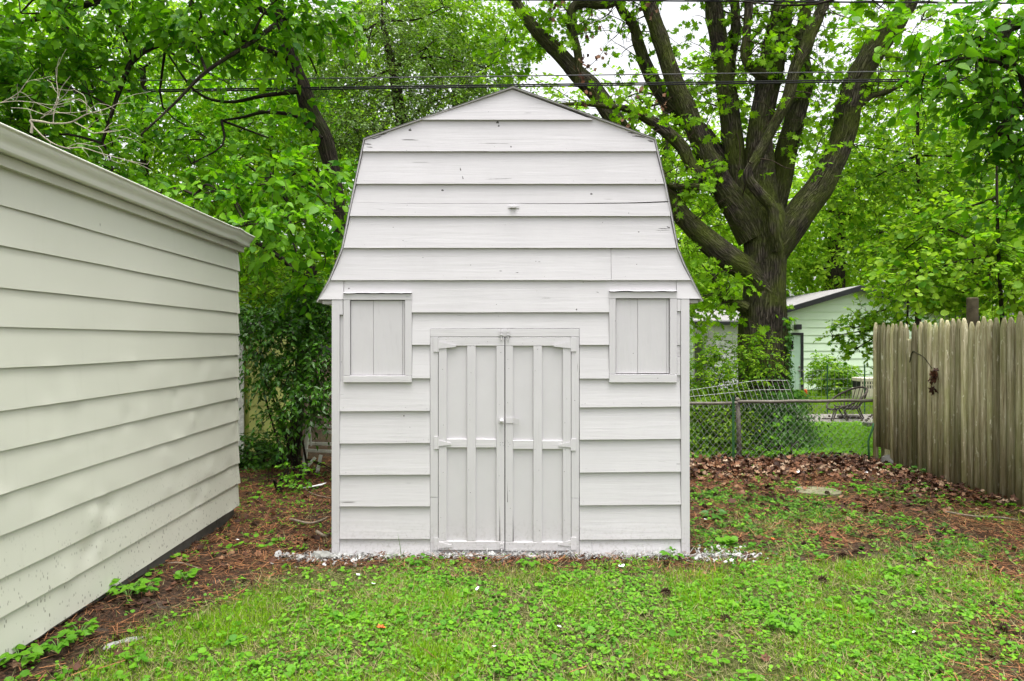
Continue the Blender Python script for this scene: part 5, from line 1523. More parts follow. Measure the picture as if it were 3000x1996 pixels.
ob = px_blobs([(2960, 60, 5.9, .35), (2860, 110, 5.9, .30), (2780, 200, 6.0, .25), (2960, 250, 6.0, .32), (2880, 300, 6.1, .26), (3050, 380, 6.0, .35), (2700, 60, 5.8, .22), (2580, 20, 5.8, .18, .7, .7), (2420, 20, 5.8, .12, .7, .7), (2130, 0, 5.6, .09, .6, .6), (2990, 480, 6.2, .25), (3150, 100, 6, .5), (2900, 450, 6.4, .22), (2700, 290, 6.3, .16), (3200, 500, 6.3, .5), (2950, 620, 6.6, .25, .7, .5)])
obr = branches_to(ohl + [oht], ob, 4, .010)
t_ = obj('branchlets', limb_mesh('branchlets', obr, 5, 3, 0.0), M_BARK2, oh); t_['kind'] = 'stuff'
crown(oh, L_BIG, T_BIG, ob, 430, .28, 6, .110, .45, True, .6, .45, single=300, tint=(0, .45))

# ------------------------------------------------------------------ background trees
BGD = [
    ('pale yellow-green tree far behind the left end of the garage', 250, 15.5, 60, [(0, 100, 15, 1.5), (350, 100, 16, 1.6), (150, 350, 15, 1.3), (500, 330, 15.5, 1.3), (-200, 350, 15, 1.5), (250, 580, 14.5, .9), (550, 550, 15, .9), (700, 80, 16, 1.3)]),
    ('bright tree filling the gap above the garage gutter end', 800, 15.0, 55, [(750, 350, 15, 1.1), (900, 180, 15.5, 1.2), (700, 600, 14.5, .8), (880, 560, 14.5, .9), (780, 780, 14, .7), (930, 800, 13.5, .7), (1000, 400, 15, .9), (850, 900, 13.0, .5)]),
    ('sunny crown directly behind the shed ridge', 1330, 18.0, 60, [(1200, 100, 18, 1.5), (1400, 330, 17.5, 1.2), (1350, 60, 18.5, 1.4), (1100, 350, 17, 1.2), (1500, 420, 17.5, .9, .7, .7), (1480, 120, 18.5, 1.0, .7, .45), (1620, 300, 18.5, .9, .7, .3)]),
    ('pale green tree seen between the maple stems', 1950, 19.0, 60, [(1850, 560, 19, 1.5), (2050, 500, 19, 1.4), (2000, 720, 18, 1.4), (2150, 640, 18.5, 1.3), (1950, 860, 17, 1.1), (2100, 800, 17.5, 1.0), (1800, 300, 20, 1.2, .7, .45), (2050, 270, 20, 1.3, .7, .6), (1900, 420, 20, 1.0, .7, .7), (1650, 420, 20, 1.0, .7, .7), (2250, 380, 19.5, 1.2, .7, .45)]),
    ('tall bright tree behind the mint house roof', 2450, 29.0, 70, [(2350, 600, 29, 2.2), (2550, 560, 29, 2.4), (2450, 760, 29, 1.8), (2650, 700, 29, 2.0), (2300, 780, 30, 1.6), (2700, 500, 30, 2.2), (2400, 420, 31, 2.0, .7, .5), (2600, 330, 30, 2.4, .7, .6)]),
    ('leafy tree rising behind the sapling over the picket fence', 2850, 16.0, 60, [(2750, 500, 16, 1.4), (2950, 400, 16, 1.6), (2850, 700, 15, 1.3), (3050, 650, 15, 1.5), (2700, 780, 15.5, 1.0), (2900, 880, 14, 1.0), (2800, 250, 17, 1.6), (3000, 120, 17, 1.7), (2650, 130, 18, 1.5, .7, .6), (2500, 150, 18, 1.1, .7, .4)]),
]
for lab, u, d, tw, B in BGD:
    simple_tree('background_tree', lab, u, d, tw, 300, B, L_BACK, T_LO, 3800 if u < 1000 else 2500, .55, 7, .150 * d / 17, group='trees beyond the yard', twig=False, sub=6, r0=.03, bent=.06)
# the wood beyond reads as one mass
dw = [(x, RNG.uniform(34, 44), RNG.uniform(1.5, 6.5) + abs(x) * .03, 3.6, 3.0, 3.0, 1) for x in np.arange(-34, 36, 2.6)] + [(x, RNG.uniform(36, 44), RNG.uniform(6, 10) + (2.0 if x < 0 else 0), 3.0, 2.5, 2.6, .8 if x < 2 or x > 17 else .35) for x in np.arange(-34, 36, 2.8)]
o_, u_, _ = blob_points(dw, 12000)
pos, tip, nrm, tw_ = sprays(o_, u_ + RNG.normal(size=o_.shape) * .4, RNG.uniform(.6, 1.2, len(o_)), 6, .3, None, .5, .9, .5)
wood = obj('distant_wood', leaf_mesh('distant_wood', T_DI, pos, tip, nrm, RNG.uniform(.22, .46, len(pos)), RNG.random(len(pos))), L_BACK)
tag(wood, 'pale green mass of distant woodland closing the view behind the yards', 'woodland', kind='stuff')

simple_tree('understory_tree', 'dense mid-green tree filling the space behind the broad-leaved tree', 420, 12.8, 50, 200,
    [(-150, 150, 12.8, 1.1), (100, 120, 12.6, .9), (330, 140, 12.8, .9), (560, 130, 13, .9), (800, 130, 13, .8), (-100, 420, 12.6, .9), (130, 380, 12.6, .8), (330, 400, 12.5, .8), (540, 380, 12.8, .8), (740, 360, 12.8, .7), (920, 330, 13, .6), (450, 580, 12.3, .7), (680, 570, 12.3, .7), (850, 560, 12.5, .6), (700, 740, 12, .6), (880, 740, 12, .55), (960, 480, 12.8, .5)], L_UNDER, T_LO, 3000, .42, 7, .115, twig=False)
# ------------------------------------------------------------------ shrubs
def shrub(name, label, base, blobs, mat, tmpl, n, L, K, size, droop=.35, stems=6, group=None, upw=.55, jit=.45, reject=None, tint=(0, 1), single=0):
    t = tree(name, label, base, group, 'shrub')
    st = []
    for k in range(stems):
        b = blobs[int(RNG.integers(len(blobs)))]; e = np.array(b[:3]) + rnd_dir(1)[0] * np.array(b[3:6]) * .5
        a = np.array(base) + np.array([RNG.normal() * .08, RNG.normal() * .08, -.03]); m_ = (a + e) / 2 + np.array([RNG.normal() * .08, RNG.normal() * .08, .15])
        st.append([(*a, .014), (*m_, .010), (*e, .004)])
    obj('stems', limb_mesh('stems', st, 6, 4, .0), M_BARK2, t)
    crown(t, mat, tmpl, blobs, n, L, K, size, droop, True, upw, jit, reject=reject, twr=.003, tint=tint, single=single)
    return t
def rej_shed(p): return ((np.abs(p[:, 0]) < 1.36) & (p[:, 1] < DS + SHED_D + .1) & (p[:, 2] < 3.5)) | ((p[:, 0] < -2.45) & (p[:, 1] < 6.25))
shrub('evergreen_shrub', 'dark glossy evergreen shrub hanging in the gap between garage and shed', (P(850, 0, 8.3).x, 8.3, 0),
    px_blobs([(800, 1010, 8.1, .22), (870, 960, 8.0, .28), (945, 1030, 7.9, .26), (850, 1090, 7.9, .26), (925, 1140, 7.8, .22), (790, 1120, 8.0, .14), (850, 1190, 7.8, .14), (960, 900, 8.2, .28), (900, 870, 8.3, .25), (815, 1270, 7.8, .07), (820, 1210, 7.8, .09), (760, 1060, 8.2, .10), (960, 1190, 7.8, .12), (725, 905, 8.4, .22), (780, 930, 8.2, .22), (900, 1220, 7.8, .10), (720, 960, 8.5, .12)]),
    L_GLOSS, T_GLOSSY, 880, .28, 9, .075, .75, 8, reject=rej_shed, single=200)
shrub('low_shrub', 'dark low undergrowth against the yellow shed behind the garage corner', (P(750, 0, 8.6).x, 8.6, 0),
    px_blobs([(730, 1330, 8.7, .25), (790, 1350, 8.6, .22), (700, 1380, 8.6, .2), (800, 1290, 8.8, .18), (1000, 1390, 8.0, .08)]), L_IVY, T_LO, 420, .22, 7, .065, .3, 6, reject=rej_shed)
shrub('bramble_sprig', 'small bright leafy sprig growing from the litter in front of the dark trunk', (P(838, 0, 7.35).x, 7.35, 0),
    px_blobs([(835, 1390, 7.35, .10), (870, 1375, 7.3, .10), (890, 1400, 7.3, .08), (850, 1420, 7.2, .10), (825, 1435, 7.2, .08), (910, 1385, 7.4, .06)]), L_WEED, T_LO, 34, .16, 5, .060, .3, 6)
shrub('honeysuckle_bush', 'bright green bush between the shed corner and the maple trunk', (P(2100, 0, 9.9).x, 9.9, 0),
    px_blobs([(2060, 1080, 9.9, .30), (2130, 1050, 9.8, .28), (2080, 1160, 9.8, .34), (2170, 1120, 9.7, .24), (2040, 1230, 9.8, .30), (2130, 1230, 9.7, .30), (2090, 1010, 10, .2), (2200, 1050, 9.75, .20), (2230, 1000, 9.8, .16), (2060, 1310, 9.6, .28), (2140, 1310, 9.6, .25), (2260, 1070, 9.7, .14), (2010, 1150, 10, .3), (1990, 1280, 9.9, .35)]),
    L_FRESH, T_LO, 1250, .26, 8, .058, .35, 9)
shrub('creeper_weeds', 'pale lobed weeds climbing the chain link fence at the foot of the trunk', (P(2300, 0, 9.25).x, 9.25, 0),
    px_blobs([(2290, 1230, 9.3, .07), (2270, 1260, 9.3, .08), (2260, 1290, 9.25, .09), (2240, 1320, 9.2, .12), (2280, 1330, 9.2, .12), (2220, 1345, 9.15, .12), (2330, 1320, 9.3, .08), (2160, 1350, 9.15, .14), (2090, 1355, 9.15, .14), (2040, 1360, 9.15, .14)]), L_WEED, T_MA, 110, .14, 5, .058, .2, 7)
shrub('hydrangea_bush', 'rounded light green bush against the mint house wall', (P(2440, 0, 21.0).x, 21.0, -.2),
    px_blobs([(2430, 1090, 21, .42), (2480, 1100, 21, .40), (2400, 1110, 21, .3), (2450, 1140, 20.8, .4), (2520, 1130, 21, .3), (2410, 1060, 21.2, .25)]), L_FRESH, T_LO, 520, .30, 7, .12, .3, 6)
# trunk standing in the gap behind the shed
gp = path_px([(862, 1420, 46), (862, 1340, 40), (868, 1250, 38), (880, 1100, 36), (900, 900, 34), (915, 780, 30)], 8.8)
gt = tree('dark_trunked_tree', 'dark straight trunk standing in the gap between garage and shed', (gp[0][0], 8.8, 0))
obj('trunk', limb_mesh('trunk', [gp], 14, 6, .06), M_BARK2, gt)
gl_ = [path_px([(905, 860, 22), (860, 790, 18), (800, 740, 14), (730, 700, 10)], 8.8)]
obj('limb', limb_mesh('limb', gl_, 8, 5, .05), M_BARK2, gt)
gbl = px_blobs([(760, 820, 8.9, .35), (860, 860, 9.0, .35), (940, 820, 9, .3), (720, 760, 9, .3)])
crown(gt, L_FRESH, T_LO, gbl, 420, .3, 7, .075, .4, True, .55, .45, reject=rej_shed)

# dead branch lying on the garage roof
db_ = tree('dead_branch', 'bare bleached dead branch lying across the garage roof above the gutter', (P(90, 0, 5.2).x, 5.2, 2.7), cat='branch')
def z8(pts, d): return path_px([(p[0] / 4.356, 200 + p[1] / 4.356, p[2] / 4.356) for p in pts], d)
main = [z8([(400, 830, 34), (410, 720, 30), (390, 670, 28), (520, 680, 26), (680, 705, 20), (900, 690, 16), (1100, 590, 14), (1250, 550, 11), (1450, 480, 8), (1620, 370, 6)], 5.0),
        z8([(420, 740, 20), (560, 880, 16), (700, 970, 14), (850, 1020, 14), (1050, 1015, 13), (1300, 1090, 11), (1600, 1170, 9), (1880, 1230, 5)], 5.0),
        z8([(520, 640, 12), (640, 560, 12), (700, 470, 13), (740, 330, 12), (720, 150, 9), (715, 0, 7)], 4.9),
        z8([(680, 705, 14), (690, 560, 12), (740, 420, 10), (780, 260, 9), (900, 100, 6)], 5.0),
        z8([(-60, 470, 12), (100, 400, 11), (250, 300, 10), (330, 190, 8), (430, 150, 7), (520, 170, 5)], 5.1),
        z8([(-60, 450, 9), (200, 420, 8), (450, 440, 7), (700, 470, 6), (1000, 390, 4)], 5.0),
        z8([(950, 690, 12), (1100, 770, 12), (1200, 830, 10), (1320, 800, 8), (1400, 720, 6), (1440, 695, 5)], 4.9),
        z8([(1200, 830, 8), (1450, 810, 7), (1620, 770, 4)], 4.9),
        z8([(850, 1020, 10), (1000, 960, 8), (1250, 1000, 7), (1450, 930, 5), (1520, 870, 4)], 5.0),
        z8([(640, 560, 8), (900, 570, 7), (1100, 540, 6), (1250, 450, 4)], 5.0),
        z8([(140, 505, 7), (350, 520, 8), (560, 590, 8), (700, 580, 7)], 4.9),
        z8([(1110, 590, 8), (1100, 450, 8), (1070, 350, 7), (950, 275, 5)], 5.0)]
obj('main_stem', limb_mesh('main_stem', [main[0]], 7, 5, .05), M_DEADTWIG, db_)
obj('side_stem', limb_mesh('side_stem', [main[1]], 7, 5, .05), M_DEADTWIG, db_)
tws = []
for m_ in main:
    AA = crom(np.array(m_), 2)
    for i in range(2, len(AA), 2):
        if RNG.random() < .75:
            dd = unit(unit(AA[i, :3] - AA[i-1, :3]) + rnd_dir(1)[0] * .8); q0 = AA[i, :3].copy(); pp_ = [(*q0, .0022)]
            for k in range(3):
                dd = unit(dd + rnd_dir(1)[0] * .35); q0 = q0 + dd * RNG.uniform(.03, .07); pp_.append((*q0, .0018 - .0004 * k))
            tws.append(pp_)
o = obj('twigs', limb_mesh('twigs', main[2:] + tws, 4, 3, 0), M_DEADTWIG, db_); o['kind'] = 'stuff'

# dead leaves caught on the pickets, and brown withered sprays in the maple
q = P(2728, 1080, 7.55)
dlb = thing('dead_leaf_bunch', 'withered brown leaf bunch on a twig hooked on the picket fence', 'dead leaves', (fx(8.0) - .04, 8.0, 1.2))
yy = 8.0; xx = fx(yy) - .045
ld = []
for k in range(16):
    ld.append((xx - .02 + RNG.normal() * .012, yy - .22 + RNG.normal() * .05, 1.24 - abs(RNG.normal()) * .12 + .03))
ld = np.array(ld)
o = obj('leaves', leaf_mesh('leaves', T_DL, ld, -UP + RNG.normal(size=ld.shape) * .5, np.array([-1, 0, .2]) + RNG.normal(size=ld.shape) * .5, RNG.uniform(.06, .11, 16), RNG.random(16) * .4), L_DEAD, dlb)
obj('stem', limb_mesh('stem', [[(xx, yy + .28, 1.32, .006), (xx - .01, yy + .20, 1.46, .008), (xx - .02, yy + .1, 1.45, .008), (xx - .02, yy - .05, 1.40, .006), (xx - .02, yy - .2, 1.28, .004)]], 6, 4, 0), M_BARK2, dlb)
wb_ = []
for (x, y) in ((330, 290), (350, 140), (400, 250), (590, 430), (320, 320), (560, 520), (640, 50), (500, 560), (180, 60), (220, 40), (680, 470), (350, 450)):
    c = P(1500 + x / 1.5713, y / 1.5713, TD - .5)
    for k in range(7): wb_.append(np.array(c) + RNG.normal(size=3) * np.array([.06, .06, .09]))
wb_ = np.array(wb_)
o = obj('withered_leaves', leaf_mesh('withered_leaves', T_DL, wb_, -UP + RNG.normal(size=wb_.shape) * .4, rnd_dir(len(wb_)), RNG.uniform(.05, .09, len(wb_)), RNG.random(len(wb_)) * .8), L_DEAD, mapl); o['kind'] = 'stuff'

# ================================================================== GROUND COVER
def ground_pts(n, y0, y1, margin=0.8, xmin=None, xmax=None):
    """Points on the ground the camera can see (with a margin), even per square metre."""
    Y = np.sqrt(RNG.uniform(y0**2, y1**2, n * 2)); X = (RNG.uniform(-1, 1, n * 2)) * (0.76 * Y + margin)
    k = np.ones(len(X), bool)
    k &= ~((X > -1.345) & (X < 1.33) & (Y > DS - 0.03) & (Y < DS + SHED_D))
    k &= ~((X < -2.50 + 0.034 * (6.17 - Y)) & (Y < 6.2))
    if xmin is not None: k &= X > xmin
    if xmax is not None: k &= X < xmax
    X, Y = X[k][:n], Y[k][:n]
    return X, Y
def on_ground(X, Y, dz=0.0): return np.stack([X, Y, zg(X, Y) + dz], -1)
def flat_dir(n):
    a = RNG.uniform(0, 2 * math.pi, n); return np.stack([np.cos(a), np.sin(a), np.zeros(n)], -1)

# grass
X, Y = ground_pts(400000, 2.5, 6.4)
g = lawn(X, Y); clump = fbm(X * 2.6 + 7, Y * 2.6, 12, 3); dry = fbm(X * 1.3 + 3, Y * 1.3 + 5, 14, 3)
k = RNG.random(len(X)) < np.clip((g - 0.12) * 1.25, 0, 1) * np.clip(0.5 + (clump - .45) * 2.6, .34, 1) * np.where(X > .7, np.where((Y > 5.0) & (X > 1.2), .2, .6), 1)
X, Y, clump, dry = X[k], Y[k], clump[k], dry[k]
n = len(X); p = on_ground(X, Y, -0.004)
h = RNG.uniform(.018, .055, n) * (0.5 + 1.3 * np.clip(clump - .35, 0, .6))
straw = RNG.random(n) < np.clip(0.08 + (dry - .48) * 2.0 + np.clip(3.6 - Y, 0, 1) * .18, .05, .55)
fd = flat_dir(n)
tip = UP * RNG.uniform(.15, 1.0, n)[:, None] + fd * RNG.uniform(.3, 1.2, n)[:, None]
tip[straw] = UP * .25 + fd[straw]
nrm = fd * -.6 + UP * .4 + RNG.normal(size=(n, 3)) * .2
tint = np.clip(RNG.normal(.45, .30, n) + (clump - .5) * .7, 0, 1)
gr = leaf_mesh('lawn_grass', T_BL, p[~straw], tip[~straw], nrm[~straw], h[~straw] * 1.25, tint[~straw])
o = obj('lawn_grass', gr, L_GRASS); tag(o, 'short bright green lawn grass in front of the shed', 'grass', kind='stuff')
st_ = leaf_mesh('dry_grass', T_BL, p[straw], tip[straw], nrm[straw], h[straw] * 1.35, RNG.random(int(straw.sum())))
o = obj('dry_grass', st_, L_STRAW); tag(o, 'dry straw-coloured blades lying through the lawn', 'dry grass', kind='stuff')

# matted thatch under the lawn
X, Y = ground_pts(150000, 2.5, 6.4)
k = RNG.random(len(X)) < np.clip(lawn(X, Y) * .36 + .04, 0, 1); X, Y = X[k], Y[k]; n = len(X)
me = leaf_mesh('lawn_thatch', T_BL, on_ground(X, Y, RNG.uniform(.001, .014, n)), flat_dir(n) + UP * RNG.normal(.08, .12, n)[:, None], UP + RNG.normal(size=(n, 3)) * .4, RNG.uniform(.03, .08, n), RNG.random(n))
o = obj('lawn_thatch', me, L_THATCH); tag(o, 'matted dead grass lying under the green lawn', 'thatch', kind='stuff')
# low broad-leaved weeds
def weeds(name, label, X, Y, per, leaf, mat, tmpl, hgt, tint=(0, 1)):
    n = len(X); c = on_ground(X, Y)
    N = n * per
    a = RNG.uniform(0, 2 * math.pi, (n, per)); r = RNG.uniform(.2, 1.0, (n, per)) * hgt * .8
    pos = c[:, None] + np.stack([np.cos(a) * r, np.sin(a) * r, RNG.uniform(.25, 1.0, (n, per)) * hgt], -1)
    tip = np.stack([np.cos(a), np.sin(a), RNG.normal(.05, .25, (n, per))], -1)
    nr = np.stack([np.cos(a) * .25, np.sin(a) * .25 - .25, np.ones((n, per))], -1) + RNG.normal(size=(n, per, 3)) * .28
    base = np.clip(RNG.normal(.42, .28, (n, 1)) + RNG.normal(0, .18, (n, per)), 0, 1) * (tint[1] - tint[0]) + tint[0]
    s = (RNG.uniform(.6, 1.25, (n, 1)) * RNG.uniform(.7, 1.2, (n, per)) * leaf)
    me = leaf_mesh(name, tmpl, pos.reshape(-1, 3), tip.reshape(-1, 3), nr.reshape(-1, 3), s.ravel(), base.ravel())
    o = obj(name, me, mat); return tag(o, label, 'weeds', kind='stuff')
X, Y = ground_pts(60000, 2.5, 8.8)
g = lawn(X, Y); c2 = fbm(X * 1.7 + 30, Y * 1.7 + 3, 20, 4)
k = RNG.random(len(X)) < np.clip(g * 0.8 + .09, 0, 1) * np.clip((c2 - .36) * 4.0, .12, 1) * np.where((Y > 5.0) & (X > 1.3), .75, 1)
rb = (Y > 4.9) & (X > 1.2)
weeds('clover_weeds', 'round-leaved low weeds spread through the lawn in front of the shed', X[k & ~rb], Y[k & ~rb], 4, .019, L_WEED, T_RO, .026)
weeds('ground_ivy', 'darker creeping weeds over the brown litter to the right of the shed', X[k & rb], Y[k & rb], 5, .024, L_GIVY, T_RO, .024)
X, Y = ground_pts(9000, 2.5, 8.6)
g = lawn(X, Y); c3 = fbm(X * 1.2 + 60, Y * 1.2 + 13, 25, 4)
k = RNG.random(len(X)) < np.clip(g * .6 + .06, 0, 1) * np.clip((c3 - .47) * 6.0, .02, 1) * np.where((X > .9) | (X < -1.2), 1, .3)
weeds('broad_weeds', 'larger heart-leaved weeds in loose patches across the lawn', X[k], Y[k], 5, .033, L_WEED, T_RO, .040, (.0, .8))
X, Y = ground_pts(5200, 2.5, 7.5)
g = lawn(X, Y)
k = RNG.random(len(X)) < np.clip(g * .28, 0, 1)
weeds('plantain_weeds', 'upright long-leaved weeds scattered in the lawn', X[k], Y[k], 5, .038, L_WEED, T_LO, .035, (.3, 1))

# pine needles and dead leaves
X, Y = ground_pts(120000, 2.5, 9.3)
g = lawn(X, Y); nd = fbm(X * 1.4 + 80, Y * 1.4, 33, 3)
k = RNG.random(len(X)) < np.clip(1.15 - g * 1.25, .03, 1) * np.clip((nd - .28) * 4.0, .25, 1)
X, Y = X[k], Y[k]; n = len(X)
me = leaf_mesh('pine_needles', T_NE, on_ground(X, Y, RNG.uniform(.001, .022, n)), flat_dir(n) + UP * RNG.normal(0, .16, n)[:, None], UP + RNG.normal(size=(n, 3)) * .3, RNG.uniform(.05, .12, n), np.where(RNG.random(n) < .35, RNG.uniform(.6, 1, n), RNG.uniform(0, .35, n)))
o = obj('pine_needles', me, L_NEEDLE); tag(o, 'rust-brown pine needle litter round the shed and garage', 'pine needles', kind='stuff')
def leaf_litter(name, label, X, Y, s0, s1, dz, tint):
    n = len(X)
    me = leaf_mesh(name, T_DL, on_ground(X, Y, RNG.uniform(.004, dz, n)), flat_dir(n) + UP * RNG.normal(0, .35, n)[:, None], UP + RNG.normal(size=(n, 3)) * .45, RNG.uniform(s0, s1, n), np.clip(RNG.beta(.8, 1.2, n), 0, 1) * tint, RNG.uniform(.3, 1.6, n))
    o = obj(name, me, L_DEAD); return tag(o, label, 'dead leaves', kind='stuff')
X, Y = ground_pts(46000, 6.2, 9.7, xmin=1.3)
fd_ = fx(Y) - X
band = np.clip((Y - 7.6) * 1.6, 0, 1) + np.clip(.75 - fd_, 0, 1) * np.clip((Y - 6.2) * 2, 0, 1)
band *= np.clip((9.45 - Y) * 3, 0, 1) * np.where((X < 2.7) & (Y > 8.9), .15, 1)
k = (RNG.random(len(X)) < np.clip(band * .8, .03, 1) * .5) & (fd_ > .03)
leaf_litter('leaf_litter', 'drift of dry brown leaves along the fences behind the shed', X[k], Y[k], .03, .085, .06, 1.0)
X, Y = ground_pts(6000, 2.6, 8.5)
k = RNG.random(len(X)) < np.clip(1.0 - lawn(X, Y), .05, 1) * .5
leaf_litter('scattered_leaves', 'odd small brown leaves scattered on the needles and lawn', X[k], Y[k], .03, .065, .012, .8)

# back yard lawn
Xb = RNG.uniform(2.2, 15, 60000); Yb = RNG.uniform(9.3, 23.5, 60000)
Xb = Xb + (Yb - 9.3) * .22
k = ~((Xb > 4.9) & (Xb < 9.8) & (Yb > PY0) & (Yb < PY1)) & (np.hypot(Xb - tb.x, Yb - TD) > .55)
k &= (RNG.random(len(Xb)) < np.clip((Yb - 9.2) * 1.4, .05, 1))
Xb, Yb = Xb[k], Yb[k]; n = len(Xb); fd = flat_dir(n)
me = leaf_mesh('back_lawn_grass', T_BL, on_ground(Xb, Yb, -.004), UP + fd * RNG.uniform(.2, 1.0, n)[:, None], fd * -.6 + UP * .4, RNG.uniform(.07, .14, n) * np.where(Yb > 18, 1.6, 1.0), np.clip(RNG.normal(.7, .2, n), 0, 1))
me2 = me; V_ = None
o = obj('back_lawn_grass', me, L_GRASS); tag(o, 'bright green lawn of the yard behind the chain link fence', 'grass', kind='stuff')
Xb = RNG.uniform(2.2, 7.0, 5200); Yb = RNG.uniform(9.2, 13.6, 5200)
k = (np.hypot(Xb - tb.x, Yb - TD) > .5); Xb, Yb = Xb[k], Yb[k]
weeds('back_lawn_weeds', 'bright low leaves mixed in the lawn beyond the chain link fence', Xb, Yb, 4, .055, L_WEED, T_RO, .05, (.5, 1))

# paint flakes and splashed rubble along the foot of the shed
n = 700
X = np.concatenate([RNG.uniform(-1.75, 1.85, n), RNG.normal(-1.35, .16, 170), RNG.normal(1.5, .2, 170)])
Y = np.concatenate([DS - .035 - np.abs(RNG.normal(0, .035, n)), DS - .02 - np.abs(RNG.normal(0, .10, 170)), DS - .02 + RNG.normal(0, .11, 170)])
k = ~((X > -1.35) & (X < 1.33) & (Y > DS - .03)); X, Y = X[k], Y[k]; n = len(X)
ol = [(0, 0), (.5, -.1), (.75, .35), (.4, .9), (-.2, 1.0), (-.6, .5), (-.4, .05)]
T_FL = fan([(0, .4)] + ol, lambda x, y: .12 * math.sin(5 * x + 3 * y))
me = leaf_mesh('paint_flakes', T_FL, on_ground(X, Y, RNG.uniform(.004, .028, n)), flat_dir(n) + UP * RNG.normal(0, .4, n)[:, None], UP + RNG.normal(size=(n, 3)) * .55, RNG.uniform(.006, .024, n) * np.where(RNG.random(n) < .07, 1.9, 1), RNG.random(n))
o = obj('paint_flakes', me, M_FLAKE); tag(o, 'white paint flakes and splashed chips along the foot of the shed', 'paint flakes', kind='stuff')
X = RNG.uniform(-1.6, 1.7, 1500); Y = DS - .04 - np.abs(RNG.normal(0, .05, 1500)); n = len(X)
me = leaf_mesh('painted_litter', T_NE, on_ground(X, Y, RNG.uniform(.004, .03, n)), flat_dir(n) + UP * RNG.normal(.1, .3, n)[:, None], UP + RNG.normal(size=(n, 3)) * .3, RNG.uniform(.03, .09, n), RNG.random(n))
o = obj('painted_litter', me, M_FLAKE); tag(o, 'needles and grass whitened by paint at the foot of the shed', 'painted litter', kind='stuff')

# ------------------------------------------------------------------ single small things
def rock(name, label, loc, sx, sy, sz_, mat, cat, seed=0, group=None):
    bm = bmesh.new(); bmesh.ops.create_icosphere(bm, subdivisions=3, radius=1)
    r = np.random.default_rng(seed)
    planes = [(unit(r.normal(size=3)), r.uniform(.55, .85)) for _ in range(12)]
    for v in bm.verts:
        c = np.array(v.co)
        for (pn, dd) in planes:
            q = c @ pn
            if q > dd: c = c - pn * (q - dd) * .9
        v.co = (c[0] * sx, c[1] * sy, c[2] * sz_)
    me = bpy.data.meshes.new(name); bm.to_mesh(me); bm.free()
    o = obj(name, me, mat); o.location = loc; o.rotation_euler = (0, 0, r.uniform(0, 6)); return tag(o, label, cat, group)
q = P(945, 1618, 5.05); rock('stone', 'flat paint-splashed stone against the left foot of the shed', (q.x - .01, 5.02, .018), .10, .07, .045, M_ROCK, 'stone', 3)
q = P(975, 1612, 5.0); rock('stone', 'small whitened stone wedged under the shed corner board', (q.x, 4.99, .012), .045, .04, .035, M_ROCK, 'stone', 8)
q = P(1905, 1616, 5.0); rock('stone', 'dark chipped stone in the paint flakes near the right end of the shed', (q.x, 5.0, .01), .03, .025, .02, M_CONC, 'stone', 5)
q = P(2600, 1330, 8.6); rock('stone', 'broken grey concrete lump in the hole at the bottom of the picket fence', (fx(8.65) - .03, 8.68, .05), .10, .12, .10, M_CONC, 'stone', 15)
# round mossy slab sunk in the ground
q = P(2400, 1445, 7.16)
mb = MB(); nn_ = 22; rs = random.Random(4)
poly = [(q.x + .24 * math.cos(t) * rs.uniform(.9, 1.06), 7.2 + .20 * math.sin(t) * rs.uniform(.9, 1.06), float(zg(q.x, 7.2)) - .01) for t in np.linspace(0, 2 * math.pi, nn_, endpoint=False)]
mb.prism(poly, (0, 0, .038)); tag(mb.build('paving_slab', M_SLAB, None, bevel=.004), 'round mossy concrete slab sunk in the ground by the picket fence', 'slab')
# pale flat stones at the lawn edge by the garage
for (u, v, a, b, s, lab) in ((375, 1886, .08, .03, 21, 'pale flat stone at the lawn edge beside the garage'), (325, 1905, .05, .02, 22, 'small white flat stone beside the weeds at the lawn edge')):
    d = 1.6 * F / (v - 998); q = P(u, v, d); rock('flat_stone', lab, (q.x, d, float(zg(q.x, d)) + .004), a, b, .014, M_ROCK, 'stone', s)

# pine cones
bm = bmesh.new()
VV, FF_ = [], []
for ring in range(7):
    t = ring / 6; R_ = .024 * math.sin(math.pi * (t * .82 + .12)); zz = .055 * t
    for s_ in range(8):
        a = 2 * math.pi * (s_ + .5 * (ring % 2)) / 8; b = len(VV); da = .36
        VV += [(math.cos(a - da) * R_ * .55, math.sin(a - da) * R_ * .55, zz), (math.cos(a + da) * R_ * .55, math.sin(a + da) * R_ * .55, zz), (math.cos(a) * R_ * 1.25, math.sin(a) * R_ * 1.25, zz + .006), (math.cos(a) * R_ * .5, math.sin(a) * R_ * .5, zz + .014)]
        FF_ += [(b, b+1, b+2), (b, b+2, b+3), (b+1, b+3, b+2), (b, b+3, b+1)]
bm.free()
me_cone = mesh_np('pine_cone', np.array(VV), np.array(FF_), False); me_cone.materials.append(M_CONE)
cones_px = [(1974, 1512), (2090, 1455), (2135, 1462), (2020, 1448), (2285, 1465), (2225, 1483), (2130, 1550), (2265, 1570), (2335, 1530), (2185, 1470), (2060, 1490), (2240, 1455), (2430, 1455), (2520, 1625), (2455, 1635), (2365, 1600), (2560, 1580), (2700, 1650), (2830, 1700), (2900, 1780), (2750, 1560), (310, 1800), (170, 1795), (640, 1560), (560, 1600), (780, 1600), (860, 1560), (930, 1580), (735, 1545), (1965, 1745), (2120, 1830), (2160, 1690), (2940, 1850), (2420, 1710), (2200, 1520), (2300, 1500)]
